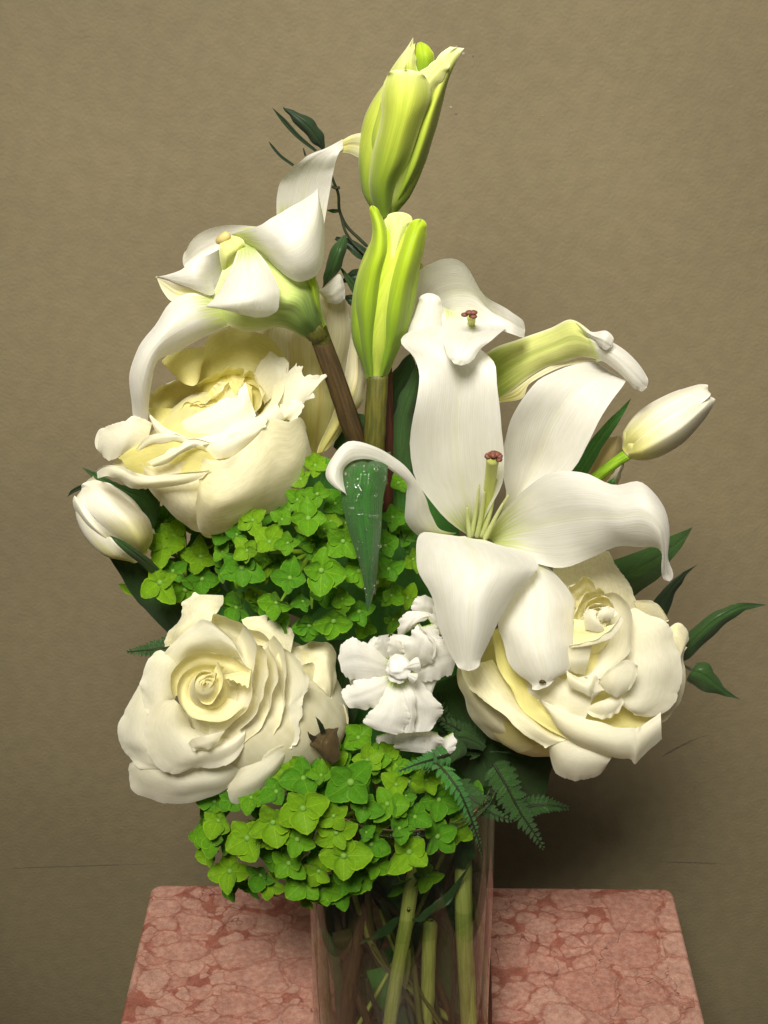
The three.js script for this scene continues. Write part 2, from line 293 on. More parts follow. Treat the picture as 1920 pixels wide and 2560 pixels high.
const stems = [
  ['thick pale green flower stem leaning left at the middle of the vase', [[980, 150, 1], [935, 300, 1.6], [870, 700, 2.2], [800, 1100, 2.4], [740, 1500, 2.4], [690, 1800, 2]], .34, M.stemGreen],
  ['short pale green flower stem behind the middle of the vase', [[1075, 640, -.5], [1058, 900, -.2], [1052, 1200, 0], [1035, 1500, .2], [1020, 1800, .4]], .36, M.stemGreen],
  ['thickest pale green flower stem upright at the right side of the vase', [[1330, 60, 0], [1335, 400, 1.2], [1345, 800, 1.8], [1372, 1300, 2], [1385, 1800, 2]], .42, M.stemGreen],
  ['dark red brown stem against the right wall of the vase', [[1430, 250, -2], [1470, 600, -1], [1490, 1000, -.4], [1505, 1800, 0]], .42, M.stemRed],
  ['dark red stem between the pale green stems', [[960, 500, -2.5], [965, 1000, -2], [950, 1500, -1.6], [930, 1800, -1]], .3, M.stemRed],
  ['brown stem forking near the left side of the vase', [[520, 350, 0], [480, 700, .8], [430, 1100, 1], [390, 1500, 1.2], [370, 1800, 1.2]], .4, M.stemBrown],
  ['brown stem bent right below the fork in the vase', [[300, 420, -1], [380, 900, 0], [470, 1200, .6], [560, 1420, .8], [640, 1800, 1]], .2, M.stemBrown],
  ['olive stem along the left wall of the vase', [[180, 450, -1.5], [200, 900, -1], [230, 1300, -.6], [260, 1800, 0]], .33, M.stemOlive],
  ['slim green twig crossing low between two stems', [[610, 840, 1.2], [720, 1000, 1], [850, 1200, .8], [980, 1410, .5], [1050, 1600, .3]], .13, M.stemOlive],
  ['slim dark twig leaning across the right half of the vase', [[1110, 240, 1], [1190, 500, 1.4], [1250, 800, 1.4], [1260, 1100, 1], [1240, 1600, .6]], .12, M.twig],
  ['slim olive twig at the far right of the vase', [[1400, 420, -.5], [1500, 900, .2], [1520, 1600, .6]], .13, M.stemOlive],
  ['thin dark twig slanting down left of the middle stem', [[560, 1100, 1.6], [620, 1300, 1.8], [700, 1500, 1.8]], .12, M.twig],
];
for (let i = 0; i < 18; i++) {                       // the tangle of thin leafy stems nothing tells apart
  const a = rr(0, 6.28), b = a + rr(1.6, 3.6), q = .0355, y0 = rr(.012, .03), y1 = rr(.12, .165), m = V3(VX + rr(-.012, .012), .07, rr(-.016, .004));
  single('thin_stem', tube([V3(VX + Math.cos(a) * q * rr(.5, 1), y0, Math.sin(a) * q * rr(.5, 1) - .004), m, V3(VX + Math.cos(b) * q * .9, y1, Math.sin(b) * q * .8 - .004)], rr(.0010, .0022), rr(.0009, .0018), { n: 20, sides: 8 }), [M.twig, M.stemOlive, M.stemBrown, M.stemGreen][i % 4], 'thin stem in the tangle of stems under water in the vase', 'stem', 'thin stems tangled in the vase');
}
for (let i = 0; i < 10; i++) {
  const x = rr(230, 1380), y = rr(520, 1350), w = rr(60, 130), l = rr(160, 330), d = rr(-90, 90), z = rr(-3, .4);
  single('small_leaf', blade(c11, [[x - 8, y, x + 8, y, z], [x - w * .5 + d * .3, y + l * .35, x + w * .5 + d * .3, y + l * .33, z + .3, z], [x - w * .4 + d * .7, y + l * .7, x + w * .4 + d * .7, y + l * .7, z + .2, z], [x + d, y + l, z]], { ruf: .2 }), [M.leaf, M.leafMid, M.fern][i % 3], 'small leaf among the tangled stems under water in the vase', 'leaf', 'small leaves tangled in the vase');
}
for (const [label, pts, r, mat] of stems) single('flower_stem', stalk(c11, pts, r, r * .96), mat, label, 'stem');
const waterLeaves = [
  ['grey green narrow leaf slanting across the vase beside the middle stem', [[[870, 640], [885, 620], 2.2], [960, 610, 980, 650, 2.4], [1090, 520, 1120, 580, 2.4], [1230, 400, 1260, 450, 2], [1390, 190, 2]], M.leaf],
  ['dull leaf lying across the left half of the vase', [[490, 840, 500, 830, 1.6], [640, 730, 670, 780, 1.8], [760, 640, 780, 720, 2], [850, 590, 2]], M.leaf],
  ['dark leaf hanging below the hydrangea in the vase', [[560, 300, 860, 280, -1], [600, 420, 880, 400, -.6], [640, 520, 860, 540, -.4], [760, 600, -.2]], M.leaf],
  ['broad dark leaf under water left of the short green stem', [[900, 960, 880, 980, -1], [900, 800, 1000, 900, -1], [960, 640, 1080, 700, -1], [1100, 560, -1]], M.leaf],
  ['olive leaf fold under water between left and middle stems', [[560, 1050, 700, 1010, 0], [600, 1200, 780, 1160, .2], [680, 1350, 860, 1330, .2], [800, 1500, 900, 1500, 0]], M.leafMid],
  ['curled brown leaf near the left wall of the vase', [[290, 740, 440, 700, 1], [300, 820, 450, 800, 1.5], [340, 930, 430, 900, 1.4], [400, 1000, 1]], M.brownLeaf],
  ['dark leaf curving along the left wall of the vase', [[160, 700, 220, 700, .6], [240, 850, 320, 820, 1], [280, 1050, 350, 1000, 1], [330, 1250, 380, 1200, .8], [370, 1310, .6]], M.leaf],
  ['dark leaf behind the upright right stem in the vase', [[1150, 300, 1300, 260, -2], [1140, 600, 1330, 560, -2], [1180, 900, 1320, 900, -2], [1250, 1200, -2]], M.leaf],
  ['pale leaf at the vase rim behind the right stem', [[1220, 200, 1260, 230, 1], [1270, 100, 1360, 190, 1.5], [1300, 10, 1430, 100, 1.5], [1400, -40, 1]], M.leaf],
  ['dark leaf low behind the brown stems in the vase', [[250, 900, 560, 880, -1.6], [300, 1150, 700, 1100, -1.4], [330, 1400, 720, 1380, -1.4], [480, 1700, -1.4]], M.leaf],
  ['dark leaf low behind the pale stems in the vase', [[760, 800, 1250, 780, -2.4], [780, 1100, 1330, 1080, -2.4], [900, 1400, 1330, 1400, -2.2], [1100, 1700, -2]], M.leaf],
  ['dark folded leaf at the back of the vase on the left', [[180, 480, 520, 470, -3], [260, 750, 640, 700, -3], [340, 1050, 660, 1050, -3], [480, 1350, 700, 1350, -3], [600, 1600, -3]], M.leaf],
  ['dark folded leaf at the back of the vase on the right', [[900, 300, 1460, 280, -3.2], [920, 650, 1450, 650, -3.4], [1080, 1000, 1430, 1000, -3.2], [1150, 1300, 1420, 1350, -3], [1300, 1600, -3]], M.leaf],
];
for (const [label, rows, mat] of waterLeaves) {
  const r = rows.map((q) => Array.isArray(q[0]) ? [...q[0], ...q[1], q[2]] : q);
  single('submerged_leaf', blade(c11, r, { ruf: .15, wob: .06 }), mat, label, 'leaf');
}

// ---------------------------------------------------------------- lilies
function flower(name, label, cat, base, group) { return thing(name, label, cat, base, group); }
const L = { groove: .12, ruf: .18, freq: 3.2, wob: .05, ribs: .02 };
{ // the open lily at the right
  const t = flower('white_lily', 'fully open white lily with dark red stigma, largest bloom right of centre', 'lily', at(c4, 540, 1620, 0), 'white lilies');
  part(t, 'petal', blade(c4, [[470, 1610, 520, 1610, -.4, -.2], [330, 1500, 610, 1440, .8, 1.8], [165, 1290, 683, 1280, 1.7, 2.9], [155, 1000, 650, 1000, 2.5, 3.5], [200, 760, 640, 760, 2.9, 3.2], [170, 620, 595, 620, 2.9, 2.3], [100, 530, 480, 500, 2.2, 1.4], [150, 465, 380, 440, 1.2, .6], [220, 470, 300, 470, .2, 0]], { ...L, groove: .16 }), M.lily);
  part(t, 'petal', blade(c4, [[590, 1610, 640, 1610, -.4, -.3], [680, 1400, 800, 1420, .1, .8], [665, 1150, 1040, 1260, .7, 1.8], [700, 960, 1150, 1080, 1.4, 2.3], [800, 800, 1260, 890, 1.7, 2.1], [950, 690, 1350, 750, 1.1, 1.2], [1150, 640, 1348, 737, -.2, .2], [1230, 665, 1330, 722, -1.2, -.8]], L), M.lily);
  part(t, 'petal', blade(c5, [[540, 215, 575, 245, -.2, 0], [640, 60, 690, 300, .9, 2], [830, -110, 880, 370, 2.8, 3], [1030, -120, 1060, 325, 4.6, 3.8], [1200, -60, 1220, 270, 5.9, 4.7], [1340, -75, 1345, 270, 6.5, 5.2], [1455, 40, 1415, 295, 6.4, 5.4], [1490, 190, 1436, 345, 5.8, 5.4], [1482, 320, 1440, 390, 5.3, 5.1], [1500, 405, 1445, 420, 4.9, 4.9], [1478, 442, 4.8]], { ...L, round: 1, nt: 44 }), M.lily);
  part(t, 'petal', blade(c5, [[340, 225, 520, 230, .8, .6], [200, 185, 640, 255, 4.0, 2.4], [155, 260, 785, 335, 5.8, 3.6], [190, 400, 795, 395, 6.9, 4.8], [255, 560, 655, 560, 7.5, 5.8], [315, 730, 575, 730, 7.4, 6.3], [372, 865, 505, 855, 7.1, 6.7], [440, 907, 7]], { ...L, round: 1, ribs: .02 }), M.lily);
  part(t, 'petal', blade(c5, [[640, 300, 820, 345, 1.6, 1.4], [640, 420, 880, 385, 3.4, 2.4], [620, 580, 965, 520, 4.8, 3.4], [588, 690, 980, 650, 5.6, 4.2], [650, 830, 975, 800, 6.1, 4.9], [710, 930, 965, 900, 6.1, 5.4], [765, 985, 880, 955, 5.9, 5.7], [808, 1003, 5.9]], { ...L, round: 1 }), M.lily);
  part(t, 'petal_tip', spindle(c5, [[806, 968, 5.9, .02], [815, 962, 6.05, .07], [828, 963, 6.08, .07], [840, 968, 6.02, .02]], 12, 10), M.brownLeaf, 'brown dried tip');
  part(t, 'petal', blade(c7, [[1740, 700, 1770, 680, .2, .2], [1560, 725, 1660, 650, 1.5, 1.2], [1430, 600, 1610, 560, 2.7, 2], [1430, 430, 1570, 450, 3.4, 2.8], [1428, 345, 1505, 325, 3.8, 3.5], [1350, 265, 1400, 205, 4.2, 4], [1210, 190, 1240, 105, 4.6, 4.5], [1085, 187, 1050, 62, 5, 4.8], [1015, 250, 930, 180, 5.4, 5.0], [1012, 330, 890, 290, 5.7, 5.2], [1030, 395, 950, 370, 5.8, 5.6], [1035, 418, 5.7]], { ...L, nt: 50, groove: .05, ruf: .06 }), M.lily);
  part(t, 'style', stalk(c4, [[545, 1640, -.3], [575, 1450, 1.2], [598, 1280, 3], [612, 1166, 4.35]], .16, .26, { wob: .02 }), M.style);
  const lobes = []; for (const [x, y, z, r] of [[585, 1166, 4.3, .12], [600, 1158, 4.35, .12], [614, 1152, 4.4, .12], [632, 1156, 4.4, .12], [646, 1168, 4.4, .12], [646, 1186, 4.45, .1], [612, 1164, 4.5, .11]]) { const s = new THREE.SphereGeometry(r / 100, 16, 12); s.scale(1.25, .9, 1.1); const p = at(c4, x, y, z); s.translate(p.x, p.y, p.z); push(s, (a, b, q) => .0003 * n3(q.x * 700, q.y * 700, q.z * 700)); lobes.push(s); }
  part(t, 'stigma', mergeGeometries(lobes), M.stigma);
  for (const pts of [[[490, 1620, 0], [515, 1480, 1], [535, 1330, 2.3]], [[520, 1620, .2], [545, 1500, 1.2], [565, 1360, 2.6]], [[545, 1620, .2], [590, 1500, 1.2], [632, 1300, 2.6]], [[570, 1625, .4], [630, 1500, 1.4], [700, 1380, 2.4]], [[565, 1630, .5], [640, 1480, 1.8], [668, 1428, 2.2]], [[480, 1620, .2], [470, 1520, .8], [468, 1450, 1.4]]])
    part(t, 'filament', stalk(c4, pts, .12, .045), M.filament);
}
{ // the lily behind it
  const t = flower('white_lily', 'white lily nodding forward behind the open lily, with small brown red stigma', 'lily', at(c4, 300, 520, -3), 'white lilies');
  part(t, 'petal', blade(c4, [[140, 420, 300, 520, -3, -2.6], [160, 180, 360, 480, -2.2, -1], [290, 80, 430, 450, -1, 0], [440, 88, 540, 445, 0, .6], [580, 270, 640, 460, .7, 1.1], [700, 350, 725, 485, .9, 1.0], [770, 400, 775, 500, .6, .6], [790, 460, .4]], { ...L, round: 1, ruf: .1 }), M.lily);
  part(t, 'petal', blade(c4, [[330, 330, 520, 410, -1.2, -.8], [325, 430, 680, 440, 1.4, 1.3], [330, 520, 622, 500, 3.3, 2.9], [355, 595, 530, 585, 4.1, 3.7], [385, 632, 490, 630, 4.2, 4.0], [432, 653, 4.1]], { ...L, round: 1, ruf: .05 }), M.lily);
  part(t, 'petal', blade(c4, [[120, 520, 335, 500, .6, .2], [155, 400, 334, 400, .5, 0], [190, 300, 326, 320, .3, -.2], [265, 253, 0]], { ...L, round: 1, ruf: .04 }), M.lily);
  part(t, 'petal', blade(c4, [[100, 520, 230, 480, -2.4], [122, 330, 240, 320, -2.2, -2.6], [160, 175, 270, 150, -2, -2.4], [185, 95, 245, 135, -1.6]], { ...L, ruf: .04 }), M.lily);
  part(t, 'petal', blade(c4, [[180, 85, 190, 150, -1.2], [205, 85, 215, 150, -1, -1.2], [248, 140, -1]], { ...L, round: 1, ruf: 0, groove: 0 }), M.budCream);
  part(t, 'petal', blade(c4, [[480, 650, 600, 900, -2.6], [620, 560, 655, 850, -1.8, -2.2], [760, 510, 800, 735, -.8, -1.2], [930, 450, 960, 655, .2, -.4], [1040, 402, 1110, 615, .9, .2], [1150, 465, 1230, 640, 1.4, .9]], { ...L, ruf: .04, nt: 36, groove: .14 }), M.lilyGreen, 'long petal showing its greenish outside');
  part(t, 'petal_tip', blade(c4, [[1120, 445, 1190, 640, 1.32, .82], [1160, 470, 1235, 642, 1.5, 1.0], [1290, 530, 1320, 705, 1.65, 1.1], [1400, 620, 1392, 785, 1.5, 1.15], [1470, 720, 1425, 797, 1.3, 1.1], [1472, 785, 1.1]], { ...L, ruf: .02, round: 1, groove: .1 }), M.lily);
  part(t, 'petal', blade(c4, [[1070, 415, 1130, 490, 1.3], [1165, 465, 1180, 525, 1.7, 1.5], [1245, 462, 1215, 560, 2.1, 1.8], [1288, 505, 1245, 572, 2, 1.9], [1278, 555, 1.9]], { ...L, ruf: .02, groove: 0 }), M.lily);
  part(t, 'petal', blade(c4, [[640, 870, 640, 845, -1.8], [775, 838, 720, 800, -1.2], [825, 755, 860, 700, -.8], [1000, 668, 1000, 640, -.4], [1200, 640, 1190, 630, 0]], { ...L, ruf: .02, groove: 0 }), M.lilyOld);
  const lob = []; for (const [x, y, z, r] of [[452, 374, 3, .11], [478, 362, 3.1, .12], [502, 362, 3.1, .12], [502, 384, 3.1, .11]]) { const s = new THREE.SphereGeometry(r / 100, 14, 10); s.scale(1.3, .8, 1); const p = at(c4, x, y, z); s.translate(p.x, p.y, p.z); lob.push(s); }
  part(t, 'stigma', mergeGeometries(lob), M.stigma); part(t, 'style', stalk(c4, [[470, 450, 0], [490, 420, 1.4], [488, 380, 2.5]], .14, .17), M.style);
}
{ // the lily seen from its side on the left
  const t = flower('white_lily', 'white lily seen from the side with green tube on a brown stalk, top left', 'lily', at(c2, 1300, 1000, 0), 'white lilies');
  part(t, 'petal', blade(c1, [[215, 1150, 485, 1230, -1, -.7], [220, 1000, 525, 1000, -.5, -.3], [260, 890, 545, 880, -.1, .1], [370, 795, 565, 800, .4, .5], [500, 732, 590, 745, .5, .5], [605, 678, 612, 735, .3, .3]], { ...L, groove: .04, ruf: .08 }), M.lily);
  part(t, 'petal', blade(c1, [[575, 700, 595, 755, .3], [660, 652, 650, 765, .1, 0], [740, 638, 725, 800, -.4, -.5], [800, 640, 800, 830, -1, -1]], { ...L, groove: .08, ruf: 0 }), M.lilyOld);
  part(t, 'petal', blade(c2, [[860, 116, 720, 250, -.2, -.2], [660, 108, 620, 330, -.9, -.4], [500, 165, 560, 380, -1, -.6], [420, 260, 470, 395, -.9, -.6], [398, 360, -.7]], { ...L, round: 1, ruf: .05 }), M.lily);
  part(t, 'petal', blade(c2, [[650, 240, 665, 420, .2, .3], [560, 290, 590, 545, 1.4, 1.5], [470, 325, 500, 525, 2.2, 1.8], [390, 388, 400, 492, 2.1, 1.8], [300, 415, 310, 457, 1.7, 1.6], [225, 430, 1.5]], { ...L, ruf: .04, groove: .05 }), M.lily);
  part(t, 'petal', blade(c2, [[590, 545, 560, 570, 1.2], [500, 525, 430, 560, 1.3, 1.5], [400, 492, 330, 588, 1.3, 1.6], [310, 455, 265, 522, 1.4, 1.5], [225, 432, 1.5]], { ...L, ruf: 0, groove: 0 }), M.lilyOld);
  part(t, 'petal', blade(c2, [[600, 555, 700, 735, 1.2, 1.0], [430, 540, 560, 805, 2.8, 1.8], [325, 592, 400, 890, 3.4, 2.0], [220, 730, 290, 935, 3.7, 2.4], [120, 880, 225, 1010, 3.7, 2.7], [72, 1020, 192, 1120, 3.4, 2.7], [60, 1160, 180, 1220, 3, 2.4], [85, 1300, 170, 1350, 2.2, 2]], { ...L, ribs: .03, ruf: .06 }), M.lily, 'long drooping petal over the rose');
  part(t, 'tube', blade(c2, [[1195, 826, 1292, 745, 1.2, 1.0], [1100, 785, 1265, 640, 2.4, 1.2], [1000, 757, 1240, 460, 3.0, 1.3], [880, 767, 1150, 380, 3.2, 1.3], [760, 768, 1000, 300, 2.8, 1.2], [640, 715, 860, 240, 2.2, 1.0], [545, 622, 740, 170, 1.6, .8]], { ...L, ribs: .09, groove: .05, ruf: .02 }), M.lilyTube, 'green tinged outside of the tube');
  part(t, 'petal', blade(c2, [[1278, 752, 1294, 735, 1.7], [1218, 620, 1262, 600, 2.3, 1.9], [1165, 470, 1232, 430, 2.6, 2.2], [1120, 400, 1230, 380, 2.4, 2]], { ...L, groove: -.1, ruf: 0 }), M.bud);
  part(t, 'petal', blade(c2, [[700, 165, 850, 260, 1.4, 1.5], [860, 115, 1060, 435, 3.5, 3.1], [960, 65, 1150, 465, 4.3, 3.3], [1060, 0, 1250, 410, 4.2, 3.0], [1150, -50, 1290, 250, 3.6, 2.4], [1210, -95, 1275, 60, 2.8, 2.1], [1240, -122, 2.2]], { ...L, groove: .03, ruf: .05 }), M.lily);
  part(t, 'petal', blade(c2, [[755, 245, 835, 240, 1.6, 1.6], [690, 380, 920, 350, 4.0, 3.2], [630, 510, 985, 490, 5.1, 4.0], [570, 590, 1003, 570, 5.5, 4.3], [546, 622, 988, 645, 5.3, 4.3], [640, 640, 930, 683, 4.9, 4.4], [760, 675, 850, 694, 4.6, 4.5]], { ...L, groove: .03, ruf: .04 }), M.lily);
  part(t, 'petal', blade(c2, [[655, 425, 672, 410, 1.4], [628, 320, 735, 300, 2.2, 1.8], [630, 230, 785, 215, 2.1, 1.8], [690, 176, 1.6]], { ...L, round: 1, ruf: 0, groove: .05 }), M.budCream);
  part(t, 'stigma', spindle(c2, [[608, 222, 1.5, .02], [620, 208, 1.6, .14], [650, 186, 1.8, .17], [678, 165, 1.8, .15], [690, 155, 1.8, .02]]), M.stigmaPink);
  part(t, 'stalk', stalk(c2, [[1250, 800, .8], [1300, 930, .7], [1370, 1120, .4], [1440, 1330, 0], [1500, 1500, -.6], [1540, 1800, -2]], .40, .46), M.stemBrown, 'brown stalk');
  part(t, 'receptacle', spindle(c2, [[1268, 832, .8, .38], [1252, 802, .9, .41], [1238, 782, 1.0, .46], [1215, 750, 1.2, .46], [1180, 720, 1.3, .3]]), M.stemOlive);
}
{ // fading lily behind the upper rose
  const t = flower('cream_lily', 'fading cream lily facing away between the upper left rose and the brown stalk', 'lily', at(c2, 1240, 1500, -3), null);
  part(t, 'petal', blade(c2, [[1170, 1560, 1270, 1560, -3, -3.2], [1110, 1250, 1390, 1320, -2.4, -3.4], [1090, 1000, 1430, 1000, -2.2, -3.4], [1090, 800, 1450, 760, -2, -3], [1200, 620, 1420, 600, -1.8, -2.2], [1265, 520, 1405, 520, -1.7, -2]], { ...L, groove: -.12 }), M.lilyOld);
  part(t, 'petal', blade(c2, [[1050, 1560, 1200, 1560, -3.4], [800, 1200, 1150, 1250, -3, -4], [700, 950, 1140, 950, -2.8, -4], [720, 780, 1130, 760, -3, -4], [900, 640, 1150, 640, -3.4, -4]], { ...L, groove: -.1 }), M.lilyOld);
  part(t, 'petal', blade(c2, [[1240, 1540, 1300, 1520, -1.6], [1330, 1300, 1480, 1280, -1.2, -2], [1405, 1080, 1557, 1095, -1.4, -2.2], [1445, 850, 1520, 950, -1.8, -2.4], [1465, 700, -2.2]], { ...L, groove: -.1, ruf: .1 }), M.lilyOld);
  part(t, 'petal', blade(c2, [[1240, 515, 1300, 592, -1.2], [1300, 490, 1360, 602, -.8, -1.1], [1378, 415, 1405, 575, -1, -1.2], [1412, 500, -1.2]], { ...L, round: 1, groove: 0, ruf: 0 }), M.lily);
}
{ // buds
  const t = flower('lily_bud', 'opening green white lily bud with parted tips at the very top', 'lily bud', at(c1, 850, 1140, -.5), 'lily buds');
  const B = { groove: .05, ruf: .04, wob: .04, ribs: 0 };
  part(t, 'bud_core', spindle(c1, [[850, 1145, -.4, .35], [860, 1000, -.4, .95], [890, 800, -.4, 1.3], [930, 600, -.4, 1.35], [970, 450, -.4, 1.1], [1010, 300, -.4, .6], [1030, 230, -.4, .1]]), M.budTop);
  part(t, 'sepal', blade(c1, [[790, 1075, 880, 1120, -.3, -.7], [730, 850, 900, 850, .6, -.6], [738, 680, 900, 680, .9, -.4], [785, 500, 940, 500, .9, -.4], [850, 340, 980, 340, .6, -.4], [940, 195, 1020, 200, .1, -.3], [1018, 80, -.2]], B), M.budTop);
  part(t, 'sepal', blade(c1, [[855, 1138, 905, 1110, -.2, -.3], [890, 1000, 1000, 1000, .6, -.5], [960, 830, 1110, 760, 1, -.4], [1020, 640, 1190, 500, 1, -.2], [1090, 460, 1240, 310, .7, 0], [1150, 215, 1300, 175, .3, .1], [1235, 133, 1320, 140, 0]], { ...B, groove: -.06 }), M.budTop);
  part(t, 'sepal', blade(c1, [[930, 300, 1045, 300, .1, -.1], [958, 200, 1035, 215, .2, -.1], [1000, 135, 1030, 145, 0], [1032, 112, -.1]], B), M.budCream);
  part(t, 'sepal', blade(c1, [[1040, 310, 1125, 290, -.1, -.3], [1027, 190, 1142, 205, 0, -.3], [1040, 120, 1112, 132, -.2], [1062, 103, -.3]], B), M.bud);
  part(t, 'sepal', blade(c1, [[1040, 450, 1125, 440, .8, .6], [1040, 310, 1165, 360, 1.1, .7], [1100, 245, 1215, 280, .9, .6], [1205, 207, .5]], { ...B, round: 1 }), M.budCream);
  part(t, 'sepal', blade(c1, [[815, 1142, 885, 1140, .5, 0], [755, 950, 915, 970, 1.5, .5], [780, 750, 1000, 790, 2.0, .9], [830, 540, 1070, 580, 2.2, 1.1], [832, 400, 1122, 440, 2.1, 1.1], [865, 305, 1095, 320, 1.8, 1.1], [975, 266, 1.5]], { ...B, round: 1, groove: .1 }), M.budTop, 'front sepal with a green tip');
  const u = flower('lily_bud', 'closed yellow green lily bud on an olive brown stalk at the middle', 'lily bud', at(c1, 810, 2212, 0), 'lily buds');
  part(u, 'bud_core', spindle(c1, [[800, 2075, 0, .45], [810, 1850, 0, 1.05], [840, 1650, 0, 1.25], [880, 1450, 0, 1.2], [920, 1300, 0, 1.0], [950, 1200, 0, .7], [960, 1150, 0, .2]]), M.bud);
  part(u, 'sepal', blade(c1, [[740, 2072, 805, 2078, .5, -.2], [680, 1850, 822, 1850, 1.3, 0], [668, 1650, 845, 1650, 1.6, .2], [700, 1470, 872, 1450, 1.6, .3], [752, 1330, 885, 1330, 1.4, .4], [780, 1210, 862, 1200, 1.0, .4], [767, 1110, 822, 1110, .7, .5], [778, 1068, .6]], { ...B, round: 1 }), M.bud);
  part(u, 'sepal', blade(c1, [[838, 2070, 825, 2070, .3], [835, 1650, 890, 1650, .9, .7], [855, 1400, 930, 1400, 1.1, .7], [868, 1230, 985, 1200, .9, .5], [850, 1148, 1015, 1155, .6, .4], [940, 1106, .4]], { ...B, round: 1 }), M.budCream);
  part(u, 'sepal', blade(c1, [[805, 2078, 862, 2070, .6, -.2], [818, 1850, 962, 1850, 1.4, .1], [835, 1650, 1008, 1650, 1.75, .3], [880, 1450, 1052, 1450, 1.75, .4], [930, 1290, 1087, 1290, 1.4, .5], [985, 1190, 1097, 1215, 1.1, .6], [1065, 1146, .8]], { ...B, round: 1, groove: .06 }), M.bud);
  part(u, 'stalk', stalk(c0, [[816, 800, .1], [812, 880, .2], [808, 960, 0], [800, 1080, -1.5]], .44, .46), M.stemOlive);
}
single('bud_stalk', stalk(c0, [[824, 455, -.6], [826, 560, -1.2], [826, 760, -1.2], [832, 960, -1.6], [830, 1100, -2.4]], .36, .4), M.stemRed, 'dark red brown stalk of the topmost bud, just behind the olive one', 'stalk');

// ---------------------------------------------------------------- roses
const ROSES = 'white roses';
const RO = { groove: 0, ruf: .08, freq: 2.6, wob: .05, nick: .028, ns: 18, nt: 56, lip: .12, even: .4 };
